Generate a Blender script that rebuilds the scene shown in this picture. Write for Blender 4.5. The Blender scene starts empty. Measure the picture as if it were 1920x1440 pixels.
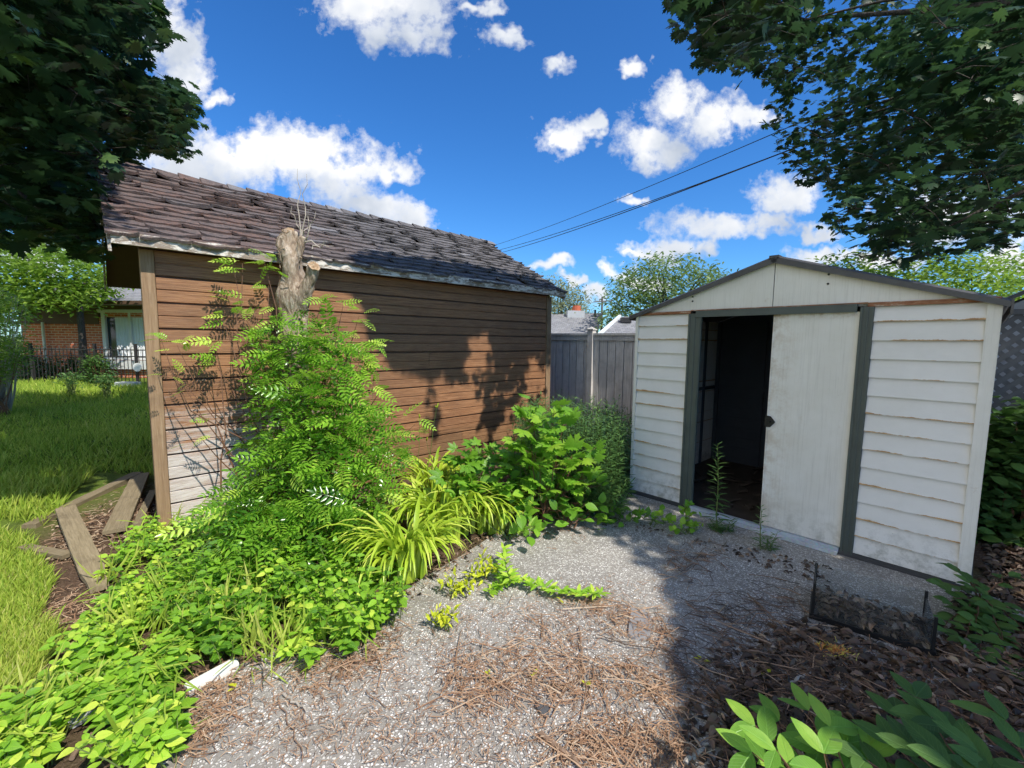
import bpy, math, random
import numpy as np
rnd = random.Random(7)
nr = np.random.RandomState(11)
scene = bpy.context.scene
col = scene.collection

# ------------------------------------------------------------------ camera frame
F = 820.0; PIT = math.atan(80/820.); ROLL = -0.011; H = 1.6
def ray(px, py):
    u = (px-960)/F; v = -(py-720)/F
    c, s = math.cos(ROLL), math.sin(ROLL)
    u, v = u*c-v*s, u*s+v*c
    cp, sp = math.cos(PIT), math.sin(PIT)
    return (u, cp+v*sp, -sp+v*cp)
def G(px, py, z=0.0):
    x, y, w = ray(px, py); t = (z-H)/w
    return (x*t, y*t)
def at(px, py, Y):
    x, y, w = ray(px, py); t = Y/y
    return (x*t, Y, H+w*t)
def proj(X, Y, Z):
    cp, sp = math.cos(PIT), math.sin(PIT)
    w = Z-H; f = Y*cp-w*sp; v = Y*sp+w*cp; u = X
    if f < 0.05: return (-9999, -9999)
    u /= f; v /= f
    c, s = math.cos(-ROLL), math.sin(-ROLL)
    u, v = u*c-v*s, u*s+v*c
    return (960+u*F, 720-v*F)
def inpoly(x, y, P):
    r = False; j = len(P)-1
    for i in range(len(P)):
        xi, yi = P[i]; xj, yj = P[j]
        if (yi > y) != (yj > y) and x < (xj-xi)*(y-yi)/(yj-yi)+xi: r = not r
        j = i
    return r
def bbox(P):
    xs = [p[0] for p in P]; ys = [p[1] for p in P]
    return min(xs), max(xs), min(ys), max(ys)
def samp(P, R=rnd):
    x0, x1, y0, y1 = bbox(P)
    while True:
        x = R.uniform(x0, x1); y = R.uniform(y0, y1)
        if inpoly(x, y, P): return x, y
def U(a, b): return rnd.uniform(a, b)
def vadd(a, b, k=1.0): return (a[0]+b[0]*k, a[1]+b[1]*k, a[2]+b[2]*k)
def vnorm(a):
    l = math.sqrt(a[0]**2+a[1]**2+a[2]**2) or 1.0
    return (a[0]/l, a[1]/l, a[2]/l)

SUN_EL = 50.0
SUN_H = (0.72, -0.694)
_t = math.tan(math.radians(SUN_EL))
SDIR = (SUN_H[0], SUN_H[1], _t)      # towards the sun, per horizontal metre

# ------------------------------------------------------------------ node helper
class NT:
    def __init__(self, name):
        self.m = bpy.data.materials.new(name); self.m.use_nodes = True
        self.t = self.m.node_tree; self.t.nodes.clear()
        self.out = self.t.nodes.new('ShaderNodeOutputMaterial')
    def n(self, typ, **kw):
        nd = self.t.nodes.new(typ)
        for k, v in kw.items(): setattr(nd, k, v)
        return nd
    def link(self, a, b): self.t.links.new(a, b)
    def set(self, sock, v):
        if hasattr(v, 'links') or isinstance(v, bpy.types.NodeSocket): self.link(v, sock)
        elif isinstance(v, (tuple, list)) and len(v) == 3 and sock.type == 'RGBA': sock.default_value = (*v, 1)
        else: sock.default_value = v
    def coord(self, kind='Object'):
        return self.n('ShaderNodeTexCoord').outputs[kind]
    def mapping(self, vec, scale=(1, 1, 1), loc=(0, 0, 0), rot=(0, 0, 0)):
        m = self.n('ShaderNodeMapping'); self.link(vec, m.inputs[0])
        m.inputs['Scale'].default_value = scale; m.inputs['Location'].default_value = loc; m.inputs['Rotation'].default_value = rot
        return m.outputs[0]
    def noise(self, vec, scale=5, detail=4, rough=.55, dist=0.0, out='Fac'):
        n = self.n('ShaderNodeTexNoise'); self.link(vec, n.inputs['Vector'])
        n.inputs['Scale'].default_value = scale; n.inputs['Detail'].default_value = detail
        n.inputs['Roughness'].default_value = rough; n.inputs['Distortion'].default_value = dist
        return n.outputs[out]
    def voro(self, vec, scale=5, feature='F1', out='Distance', rnd_=1.0):
        n = self.n('ShaderNodeTexVoronoi', feature=feature); self.link(vec, n.inputs['Vector'])
        n.inputs['Scale'].default_value = scale; n.inputs['Randomness'].default_value = rnd_
        return n.outputs[out]
    def ramp(self, fac, stops, interp='LINEAR'):
        r = self.n('ShaderNodeValToRGB'); r.color_ramp.interpolation = interp
        e = r.color_ramp.elements
        while len(e) < len(stops): e.new(0.5)
        for i, (p, c) in enumerate(stops):
            e[i].position = p
            if isinstance(c, (int, float)): c = (c, c, c)
            e[i].color = (*c, 1)
        self.link(fac, r.inputs[0]); return r.outputs[0]
    def math(self, op, a, b=0.0, c=0.0, clamp=False):
        m = self.n('ShaderNodeMath', operation=op); m.use_clamp = clamp
        self.set(m.inputs[0], a); self.set(m.inputs[1], b); self.set(m.inputs[2], c)
        return m.outputs[0]
    def mix(self, fac, a, b, mode='MIX'):
        m = self.n('ShaderNodeMix', data_type='RGBA', blend_type=mode)
        self.set(m.inputs[0], fac); self.set(m.inputs[6], a); self.set(m.inputs[7], b)
        return m.outputs[2]
    def attr(self, name): return self.n('ShaderNodeAttribute', attribute_name=name).outputs['Fac']
    def sep(self, v):
        s = self.n('ShaderNodeSeparateXYZ'); self.link(v, s.inputs[0]); return s.outputs
    def bump(self, h, strength=.5, dist=.01):
        b = self.n('ShaderNodeBump'); b.inputs['Strength'].default_value = strength; b.inputs['Distance'].default_value = dist
        self.link(h, b.inputs['Height']); return b.outputs[0]
    def bsdf(self, color, rough=.7, metal=0.0, normal=None, spec=.5, **kw):
        p = self.n('ShaderNodeBsdfPrincipled')
        self.set(p.inputs['Base Color'], color); self.set(p.inputs['Roughness'], rough)
        self.set(p.inputs['Metallic'], metal); p.inputs['Specular IOR Level'].default_value = spec
        if normal is not None: self.link(normal, p.inputs['Normal'])
        for k, v in kw.items(): self.set(p.inputs[k], v)
        return p.outputs[0]
    def done(self, sh): self.link(sh, self.out.inputs[0]); return self.m

def simple(name, c, rough=.6, metal=0, var=.25, scale=12, bumpk=.2, spec=.4):
    N = NT(name); v = N.coord(); f = N.noise(v, scale, 6, .65)
    cc = N.mix(f, tuple(x*(1-var) for x in c), tuple(min(1, x*(1+var)) for x in c))
    return N.done(N.bsdf(cc, rough, metal, N.bump(f, bumpk, .005), spec))

def leafmat(name, dark, light, tip=None, rough=.42, trans=.35, spec=.5, veins=0):
    N = NT(name); t = N.attr('tint'); v = N.coord()
    f = N.noise(v, 9, 3, .6)
    k = N.math('ADD', N.math('MULTIPLY', f, .5), N.math('MULTIPLY', t, .8), clamp=True)
    N.f = f
    stops = [(.2, dark), (.75, light)]
    if tip: stops.append((1.0, tip))
    c = N.ramp(k, stops)
    hgt = N.noise(v, 60, 2)
    if veins:
        lc = N.sep(N.n('ShaderNodeAttribute', attribute_name='leafco').outputs['Vector'])
        ax = N.math('ABSOLUTE', lc[0])
        q = N.math('FRACT', N.math('MULTIPLY', N.math('SUBTRACT', lc[1], N.math('MULTIPLY', ax, 1.1)), veins))
        side = N.math('SUBTRACT', 1.0, N.math('MULTIPLY', N.math('ABSOLUTE', N.math('SUBTRACT', q, .5)), 9.0), clamp=True)
        mid = N.math('SUBTRACT', 1.0, N.math('MULTIPLY', ax, 48.0), clamp=True)
        vn = N.math('MAXIMUM', N.math('MULTIPLY', side, .55), mid)
        c = N.mix(N.math('MULTIPLY', vn, .45), c, tuple(min(1, x*1.55+.03) for x in light))
        spots = N.ramp(N.noise(v, 38, 5, .75), [(.66, 0.0), (.74, .8)])
        c = N.mix(N.math('MULTIPLY', spots, .5), c, (.20, .15, .04))
        hgt = N.math('SUBTRACT', N.math('MULTIPLY', hgt, .5), N.math('MULTIPLY', vn, 1.0))
    p = N.bsdf(c, rough, 0, N.bump(hgt, .5 if veins else .25, .003 if veins else .002), spec)
    tr = N.n('ShaderNodeBsdfTranslucent'); 
    tc = N.mix(.5, c, tuple(min(1, x*1.6) for x in light)); N.link(tc, tr.inputs[0])
    m = N.n('ShaderNodeMixShader'); m.inputs[0].default_value = trans
    N.link(p, m.inputs[1]); N.link(tr.outputs[0], m.inputs[2])
    if veins: N.m['veins'] = 1
    return N.done(m.outputs[0])

M = {}
# brown stained wall boards, worn to bare wood low on the left
def wood_wall():
    N = NT('stained_boards'); v = N.coord(); t = N.attr('tint')
    off = N.n('ShaderNodeVectorMath', operation='ADD'); N.link(v, off.inputs[0])
    cx = N.n('ShaderNodeCombineXYZ'); N.link(N.math('MULTIPLY', t, 37.0), cx.inputs[0]); N.link(cx.outputs[0], off.inputs[1])
    g = N.noise(N.mapping(off.outputs[0], (1.2, 6, 34)), 3.0, 8, .65, .6)
    g2 = N.noise(N.mapping(off.outputs[0], (3, 10, 130)), 3.0, 4, .6, .2)
    kn = N.voro(N.mapping(off.outputs[0], (1.7, 1, 7)), 1.6)
    base = N.ramp(g, [(.28, (.095, .040, .018)), (.46, (.30, .130, .055)), (.70, (.54, .27, .125))])
    base = N.mix(N.math('MULTIPLY', N.math('MULTIPLY', t, t), .85), base, (.16, .075, .04))
    base = N.mix(N.ramp(g2, [(.38, 0.0), (.66, .5)]), base, (.58, .33, .18))
    g4 = N.noise(N.mapping(off.outputs[0], (.8, 6, 60)), 2.6, 9, .78, .4)
    base = N.mix(N.ramp(g4, [(.36, .75), (.48, 0.0)]), base, (.075, .038, .022))
    base = N.mix(N.ramp(N.noise(v, 1.3, 6, .7), [(.35, .35), (.6, 0.0)]), base, (.12, .07, .045))
    base = N.mix(N.ramp(kn, [(.0, .8), (.06, 0.0)]), base, (.035, .014, .008))
    s = N.sep(v)
    # bare weathered zone: low and to the left, noise broken
    zz = N.math('MULTIPLY', N.math('SUBTRACT', 1.25, s[2]), 1.9)
    xx = N.math('MULTIPLY', N.math('SUBTRACT', 2.0, s[0]), .8)
    w = N.math('ADD', N.math('MINIMUM', zz, xx), N.math('MULTIPLY', N.math('SUBTRACT', N.noise(N.mapping(off.outputs[0], (1.3, 1, 9)), 2.2, 6, .7), .62), 3.4), clamp=True)
    bare = N.ramp(g2, [(.3, (.40, .31, .25)), (.55, (.74, .68, .62))])
    base = N.mix(N.math('MULTIPLY', w, .92), base, bare)
    # greenish damp foot of the wall on the right
    gz = N.math('MULTIPLY', N.math('SUBTRACT', .55, s[2]), 1.6)
    gm = N.math('MULTIPLY', N.math('MULTIPLY', gz, N.math('SUBTRACT', s[0], 1.8, clamp=True), clamp=True), .55, clamp=True)
    base = N.mix(gm, base, (.16, .15, .07))
    h = N.math('ADD', g, N.math('MULTIPLY', g2, .6))
    return N.done(N.bsdf(base, N.ramp(g, [(0, .42), (1, .7)]), 0, N.bump(h, .55, .004), .35))
M['wall'] = wood_wall()
def plain_wood(name, a, b, c, sc=(34, 34, 1.4), rough=.8, k=.6):
    N = NT(name); v = N.coord(); t = N.attr('tint')
    off = N.n('ShaderNodeVectorMath', operation='ADD'); N.link(v, off.inputs[0])
    cx = N.n('ShaderNodeCombineXYZ')
    for i in range(3): N.link(N.math('MULTIPLY', t, 31.0+i*7), cx.inputs[i])
    N.link(cx.outputs[0], off.inputs[1])
    g = N.noise(N.mapping(off.outputs[0], sc), 2.4, 8, .7, .7)
    g2 = N.noise(off.outputs[0], 5, 4, .6)
    base = N.ramp(g, [(.25, a), (.5, b), (.75, c)])
    base = N.mix(N.math('MULTIPLY', t, .45), base, tuple(x*.55 for x in b))
    base = N.mix(N.ramp(g2, [(.5, 0.0), (.8, .5)]), base, tuple(x*.5 for x in a))
    return N.done(N.bsdf(base, rough, 0, N.bump(g, k, .004), .3))
M['post'] = plain_wood('weathered_post', (.20, .125, .07), (.34, .22, .125), (.50, .36, .23))
M['greyfence'] = plain_wood('grey_fence_boards', (.42, .39, .36), (.72, .68, .63), (.90, .87, .82), (22, 22, 1.0))
M['plank'] = plain_wood('old_planks', (.17, .13, .075), (.30, .24, .145), (.44, .36, .23), (34, 2.2, 34))
M['log'] = plain_wood('rotten_wood', (.12, .06, .03), (.27, .15, .08), (.42, .27, .16), (6, 30, 30))
def fascia():
    N = NT('peeling_fascia'); v = N.coord()
    g = N.noise(N.mapping(v, (1.4, 8, 26)), 3.2, 8, .7, .8)
    p = N.noise(N.mapping(v, (3, 6, 9)), 3.0, 8, .72, .4)
    wood = N.ramp(g, [(.25, (.13, .09, .065)), (.5, (.33, .26, .20)), (.75, (.52, .45, .38))])
    pm = N.ramp(p, [(.46, 0.0), (.54, 1.0)])
    c = N.mix(N.math('MULTIPLY', pm, .9), wood, (.84, .78, .70))
    return N.done(N.bsdf(c, .75, 0, N.bump(N.math('ADD', g, pm), .7, .005), .3))
M['fascia'] = fascia()
def shingle():
    N = NT('old_shingles'); v = N.coord(); t = N.attr('tint')
    g = N.noise(v, 3.0, 5, .6); gr = N.noise(v, 160, 3, .8); g3 = N.noise(v, 22, 5, .7)
    s = N.sep(v)
    red = N.math('MULTIPLY', N.math('SUBTRACT', 1.5, N.math('MULTIPLY', s[0], .62), clamp=True), N.ramp(g3, [(.35, .35), (.6, 1.0)]))
    grey = N.ramp(g3, [(.3, (.10, .095, .10)), (.7, (.27, .255, .26))])
    brown = N.ramp(g3, [(.3, (.15, .10, .085)), (.7, (.34, .205, .165))])
    c = N.mix(N.math('MULTIPLY', red, N.math('SUBTRACT', 1.15, t), clamp=True), grey, brown)
    c = N.mix(N.ramp(t, [(.72, 0.0), (1.0, .75)]), c, (.40, .39, .41))
    c = N.mix(N.ramp(gr, [(.40, .55), (.62, 0.0)]), c, (.03, .028, .03))
    return N.done(N.bsdf(c, .9, 0, N.bump(N.math('ADD', gr, N.math('MULTIPLY', g3, 1.5)), .8, .006), .25))
M['shingle'] = shingle()
# white steel siding with rust bleeding from each lap edge. local z measured from siding foot
PITCH = .1325
def white_siding():
    N = NT('rusty_white_siding'); v = N.coord(); s = N.sep(v)
    r = N.math('DIVIDE', N.math('SUBTRACT', s[2], .045), PITCH)
    fr = N.math('FRACT', r); row = N.math('FLOOR', r)
    cx = N.n('ShaderNodeCombineXYZ'); N.link(N.math('MULTIPLY', row, 7.31), cx.inputs[2]); N.link(N.math('ADD', s[0], N.math('MULTIPLY', row, 13.7)), cx.inputs[0])
    e = N.noise(cx.outputs[0], 6.0, 9, .74)
    wr = N.n('ShaderNodeTexWhiteNoise', noise_dimensions='1D'); N.link(N.math('ADD', row, 3.5), wr.inputs['W'])
    lf_ = N.noise(cx.outputs[0], 1.1, 1, .5)
    th = N.math('ADD', N.math('MULTIPLY', N.math('SUBTRACT', e, .53), .36), N.math('ADD', N.math('MULTIPLY', wr.outputs[0], .11), N.math('MULTIPLY', N.math('SUBTRACT', lf_, .62), .35)))
    rust = N.math('MULTIPLY', N.math('SUBTRACT', th, fr), 60.0, clamp=True)
    g = N.noise(N.mapping(v, (3, 3, 90)), 3.0, 3, .6)
    fleck = N.math('MULTIPLY', N.ramp(N.noise(v, 75, 4, .7), [(.70, 0.0), (.73, 1.0)]), N.ramp(N.noise(v, 4, 3), [(.5, 0.0), (.62, 1.0)]))
    dirt = N.noise(v, 2.3, 7, .7)
    c = N.mix(N.ramp(dirt, [(.3, 0.0), (.75, .5)]), (.92, .90, .86), (.72, .70, .64))
    # black mildew near the foot
    mz = N.math('MULTIPLY', N.math('SUBTRACT', .36, s[2]), 3.5, clamp=True)
    mil = N.math('MULTIPLY', N.ramp(N.noise(v, 9, 9, .75), [(.46, 0.0), (.62, 1.0)]), mz)
    c = N.mix(N.math('MULTIPLY', mil, .6), c, (.24, .24, .18))
    streak = N.math('MULTIPLY', N.math('SUBTRACT', th, N.math('MULTIPLY', fr, .45)), 9.0, clamp=True)
    c = N.mix(N.math('MULTIPLY', streak, .35), c, (.62, .50, .33))
    c = N.mix(rust, c, N.ramp(N.noise(v, 30, 5), [(.3, (.38, .20, .085)), (.7, (.68, .44, .21))]))
    c = N.mix(fleck, c, (.10, .08, .06))
    return N.done(N.bsdf(c, .5, 0, N.bump(N.math('ADD', g, N.math('MULTIPLY', rust, .4)), .35, .003), .4))
M['siding'] = white_siding()
def white_panel(name, rustamt=.6, edge=None):
    N = NT(name); v = N.coord(); s = N.sep(v)
    d = N.noise(v, 2.2, 6, .65); st = N.noise(N.mapping(v, (38, 38, 1.2)), 2.0, 5, .7)
    c = N.mix(N.ramp(d, [(.35, 0.0), (.7, .6)]), (.91, .89, .83), (.75, .72, .63))
    c = N.mix(N.ramp(st, [(.5, 0.0), (.75, .35)]), c, (.50, .48, .42))
    r1 = N.ramp(N.noise(v, 5.5, 8, .75), [(.62, 0.0), (.72, rustamt)])
    if edge is not None:
        # rusty blotches near the free edge (x small) and along the top
        ex = N.math('SUBTRACT', 1.0, N.math('MULTIPLY', N.math('ABSOLUTE', N.math('SUBTRACT', s[0], edge[0])), 4.2), clamp=True)
        ez = N.math('MULTIPLY', N.math('SUBTRACT', s[2], edge[1]), 24, clamp=True)
        r2 = N.ramp(N.noise(v, 6.5, 9, .75), [(.46, 0.0), (.60, 1.0)])
        r2 = N.math('MULTIPLY', r2, N.math('MAXIMUM', N.math('MULTIPLY', ex, .5), ez), clamp=True)
        r1 = N.math('MAXIMUM', N.math('MULTIPLY', r1, .4), r2)
    c = N.mix(N.math('MULTIPLY', r1, .8), c, (.42, .27, .12))
    fl = N.ramp(N.noise(v, 80, 3, .7), [(.745, 0.0), (.77, .9)])
    c = N.mix(fl, c, (.14, .09, .05))
    mil = N.math('MULTIPLY', N.math('MULTIPLY', N.math('SUBTRACT', .35, s[2]), 2.6, clamp=True), N.ramp(N.noise(v, 11, 8, .7), [(.45, 0.0), (.62, .6)]))
    c = N.mix(mil, c, (.30, .28, .20))
    return N.done(N.bsdf(c, .48, 0, N.bump(st, .12, .002), .4))
M['gable'] = white_panel('gable_panel_paint', .5)
def rail_rust():
    N = NT('rusted_rail'); v = N.coord()
    g = N.noise(N.mapping(v, (2.5, 4, 10)), 3, 8, .7)
    c = N.ramp(g, [(.35, (.20, .075, .035)), (.55, (.40, .19, .10)), (.62, (.60, .52, .42)), (.8, (.68, .64, .56))])
    return N.done(N.bsdf(c, .75, 0, N.bump(g, .4, .003), .3))
M['rust'] = rail_rust()
M['greentrim'] = simple('green_grey_trim', (.095, .115, .105), .42, .0, .25, 9, .1)
def galv():
    N = NT('galvanised_steel'); v = N.coord()
    g = N.voro(v, 55, out='Color'); n = N.noise(v, 7, 6, .7)
    c = N.mix(N.ramp(n, [(.4, 0.0), (.7, .6)]), (.66, .72, .78), (.36, .38, .40))
    return N.done(N.bsdf(N.mix(.15, c, g, 'OVERLAY'), .42, .25, None, .5))
M['galv'] = galv()
M['metaldark'] = simple('shed_roof_metal', (.10, .10, .105), .45, .3, .35, 14, .15)
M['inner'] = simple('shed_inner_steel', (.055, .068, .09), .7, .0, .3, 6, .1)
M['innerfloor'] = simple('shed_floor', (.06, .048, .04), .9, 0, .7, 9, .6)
M['black'] = simple('black_paint', (.012, .012, .013), .45, 0, .4, 20, .1)
M['iron'] = simple('black_iron', (.03, .028, .028), .6, 0, .3, 20, .1)
M['white'] = simple('white_paint', (.80, .80, .78), .45, 0, .06, 8, .1)
M['whitedirty'] = simple('dirty_white_plastic', (.74, .73, .69), .4, 0, .14, 22, .15)
M['whitegrey'] = simple('grey_white_boards', (.50, .52, .54), .6, 0, .1, 5, .1)
M['lattice'] = simple('dark_lattice', (.10, .11, .125), .8, 0, .35, 9, .3)
M['stone'] = simple('slate_stone', (.27, .26, .26), .8, 0, .25, 30, .4)
M['darkstone'] = simple('dark_stone', (.10, .10, .105), .8, 0, .3, 30, .4)
M['cable'] = simple('cable_rubber', (.02, .02, .022), .6, 0, .1, 5, .05)
M['polewood'] = simple('pole_wood', (.16, .14, .125), .8, 0, .25, 6, .3)
M['curtain'] = simple('curtain_cloth', (.85, .86, .87), .9, 0, .08, 6, .2)
M['brownboard'] = simple('brown_soffit', (.13, .075, .05), .7, 0, .2, 5, .2)
M['redclay'] = simple('red_clay', (.50, .12, .06), .7, 0, .2, 9, .3)
M['orange'] = simple('orange_catkin', (.85, .30, .09), .8, 0, .5, 40, .3)
M['yellowfuzz'] = simple('yellow_catkin', (.75, .66, .14), .8, 0, .3, 40, .3)
def brick():
    N = NT('red_brick'); v = N.coord(); s = N.sep(v)
    cx = N.n('ShaderNodeCombineXYZ'); N.link(s[0], cx.inputs[0]); N.link(s[2], cx.inputs[1])
    b = N.n('ShaderNodeTexBrick'); N.link(cx.outputs[0], b.inputs[0])
    b.inputs['Color1'].default_value = (.72, .21, .10, 1); b.inputs['Color2'].default_value = (.55, .14, .07, 1)
    b.inputs['Mortar'].default_value = (.70, .56, .47, 1); b.inputs['Scale'].default_value = 1.0
    b.inputs['Brick Width'].default_value = .24; b.inputs['Row Height'].default_value = .085; b.inputs['Mortar Size'].default_value = .009
    c = N.mix(.25, b.outputs[0], N.noise(v, 12, 5, .7, 0, 'Color'), 'OVERLAY')
    return N.done(N.bsdf(c, .85, 0, N.bump(b.outputs[1], -.5, .008), .2))
M['brick'] = brick()
def greyroof():
    N = NT('grey_asphalt_shingles'); v = N.coord(); s = N.sep(v)
    cx = N.n('ShaderNodeCombineXYZ'); N.link(s[0], cx.inputs[0]); N.link(N.math('ADD', s[2], N.math('MULTIPLY', s[1], .4)), cx.inputs[1])
    b = N.n('ShaderNodeTexBrick'); N.link(cx.outputs[0], b.inputs[0])
    b.inputs['Color1'].default_value = (.31, .31, .32, 1); b.inputs['Color2'].default_value = (.22, .22, .23, 1)
    b.inputs['Mortar'].default_value = (.12, .12, .12, 1); b.inputs['Scale'].default_value = 1.0
    b.inputs['Brick Width'].default_value = .33; b.inputs['Row Height'].default_value = .16; b.inputs['Mortar Size'].default_value = .012
    c = N.mix(.5, b.outputs[0], N.noise(v, 40, 4, .7, 0, 'Color'), 'SOFT_LIGHT')
    return N.done(N.bsdf(c, .9, 0, N.bump(b.outputs[1], -.3, .01), .2))
M['greyroof'] = greyroof()
def bark(name, a, b, c):
    N = NT(name); v = N.coord()
    g = N.noise(N.mapping(v, (9, 9, 2.4)), 3, 8, .7, 1.2); w = N.voro(N.mapping(v, (13, 13, 5)), 2.2)
    cc = N.ramp(g, [(.3, a), (.5, b), (.72, c)])
    return N.done(N.bsdf(cc, .85, 0, N.bump(N.math('ADD', g, N.math('MULTIPLY', w, .6)), 1.0, .02), .25))
M['bark'] = bark('maple_bark', (.03, .026, .022), (.075, .064, .055), (.16, .14, .12))
M['stumpbark'] = bark('stump_bark', (.13, .09, .06), (.42, .32, .23), (.72, .62, .50))
def cutwood():
    N = NT('cut_wood'); v = N.coord(); r = N.voro(v, 6); g = N.noise(N.mapping(v, (20, 20, 8)), 3, 6, .7)
    return N.done(N.bsdf(N.ramp(g, [(.3, (.24, .13, .065)), (.5, (.47, .32, .19)), (.75, (.72, .62, .46))]), .9, 0, N.bump(g, .8, .01), .2))
M['cut'] = cutwood()
M['twig'] = simple('dead_twig', (.26, .17, .115), .85, 0, .45, 30, .3)
M['needle'] = None
def needles():
    N = NT('dry_litter'); t = N.attr('tint')
    c = N.ramp(t, [(0, (.10, .072, .055)), (.4, (.34, .19, .11)), (.75, (.50, .33, .21)), (1, (.62, .48, .34))])
    return N.done(N.bsdf(c, .85, 0, None, .25))
M['needle'] = needles()
def litter():
    N = NT('brown_leaf'); t = N.attr('tint'); v = N.coord()
    c = N.ramp(t, [(0, (.035, .028, .022)), (.5, (.115, .078, .055)), (.85, (.25, .175, .12)), (1, (.42, .32, .23))])
    return N.done(N.bsdf(N.mix(.4, c, N.noise(v, 40, 4, .7, 0, 'Color'), 'SOFT_LIGHT'), .75, 0, N.bump(N.noise(v, 70, 3), .4, .003), .35))
M['litter'] = litter()
M['stem'] = simple('green_stem', (.14, .19, .05), .6, 0, .3, 20, .1)
M['redstem'] = simple('reddish_stem', (.17, .085, .045), .65, 0, .3, 20, .1)
M['palestem'] = simple('pale_dead_branch', (.42, .37, .31), .8, 0, .25, 20, .2)
# leaves
M['maple'] = leafmat('maple_leaf', (.018, .044, .022), (.042, .098, .036), (.13, .23, .05), .42, .30, .45)
M['farleaf'] = leafmat('far_tree_leaf', (.085, .14, .04), (.19, .29, .085), (.33, .42, .15), .5, .35)
M['silverleaf'] = leafmat('silver_tree_leaf', (.15, .19, .10), (.33, .37, .20), (.50, .52, .34), .5, .3)
M['limeleaf'] = leafmat('lime_tree_leaf', (.08, .16, .02), (.25, .40, .05), (.42, .52, .09), .5, .45)
M['bushleaf'] = leafmat('fern_shrub_leaf', (.04, .13, .018), (.28, .54, .045), (.62, .80, .12), .24, .34, .7)
M['coverleaf'] = leafmat('ground_cover_leaf', (.07, .20, .015), (.32, .58, .04), (.68, .80, .10), .42, .30, .45, 8)
M['lily'] = leafmat('lily_leaf', (.24, .42, .03), (.52, .68, .06), (.78, .84, .16), .38, .32, .5)
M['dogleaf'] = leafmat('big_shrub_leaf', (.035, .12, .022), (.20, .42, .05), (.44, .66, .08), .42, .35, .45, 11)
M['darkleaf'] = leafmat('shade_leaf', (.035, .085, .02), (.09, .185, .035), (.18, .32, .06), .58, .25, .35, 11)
M['weed'] = leafmat('goldenrod_leaf', (.05, .12, .03), (.12, .24, .06), (.24, .38, .10), .5, .28)
M['midleaf'] = leafmat('garden_leaf', (.07, .19, .018), (.20, .42, .03), (.36, .56, .05), .42, .32, .45, 9)
M['yellowleaf'] = leafmat('yellow_sprout_leaf', (.35, .48, .02), (.62, .70, .035), (.74, .76, .06), .45, .35)
M['ivy'] = leafmat('ivy_leaf', (.018, .055, .02), (.045, .105, .035), (.10, .19, .06), .4, .15)
def grassm():
    N = NT('grass_blade'); t = N.attr('tint'); v = N.coord()
    k = N.math('ADD', N.math('MULTIPLY', N.noise(v, .9, 4, .6), .55), N.math('MULTIPLY', t, .6), clamp=True)
    c = N.ramp(k, [(.2, (.11, .22, .018)), (.5, (.32, .46, .045)), (.8, (.56, .62, .12)), (1.0, (.68, .60, .28))])
    p = N.bsdf(c, .6, 0, None, .25); tr = N.n('ShaderNodeBsdfTranslucent'); N.link(c, tr.inputs[0])
    m = N.n('ShaderNodeMixShader'); m.inputs[0].default_value = .35; N.link(p, m.inputs[1]); N.link(tr.outputs[0], m.inputs[2])
    return N.done(m.outputs[0])
M['grass'] = grassm()
def soil():
    N = NT('soil_and_turf'); v = N.coord(); s = N.sep(v)
    g = N.noise(v, 6, 9, .75); g2 = N.noise(v, 60, 5, .7); g3 = N.noise(v, 1.1, 5, .6)
    earth = N.ramp(g2, [(.3, (.06, .035, .022)), (.55, (.15, .095, .062)), (.75, (.33, .24, .17))])
    turf = N.ramp(g, [(.3, (.07, .125, .018)), (.7, (.20, .28, .04))])
    far = N.math('MULTIPLY', N.math('SUBTRACT', N.math('MULTIPLY', s[0], -1.0), 3.6), 1.6, clamp=True)
    k = N.math('ADD', far, N.math('MULTIPLY', N.math('SUBTRACT', g3, .5), 1.0), clamp=True)
    c = N.mix(k, earth, turf)
    return N.done(N.bsdf(c, .95, 0, N.bump(N.math('ADD', g2, g), .9, .02), .2))
M['soil'] = soil()
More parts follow.
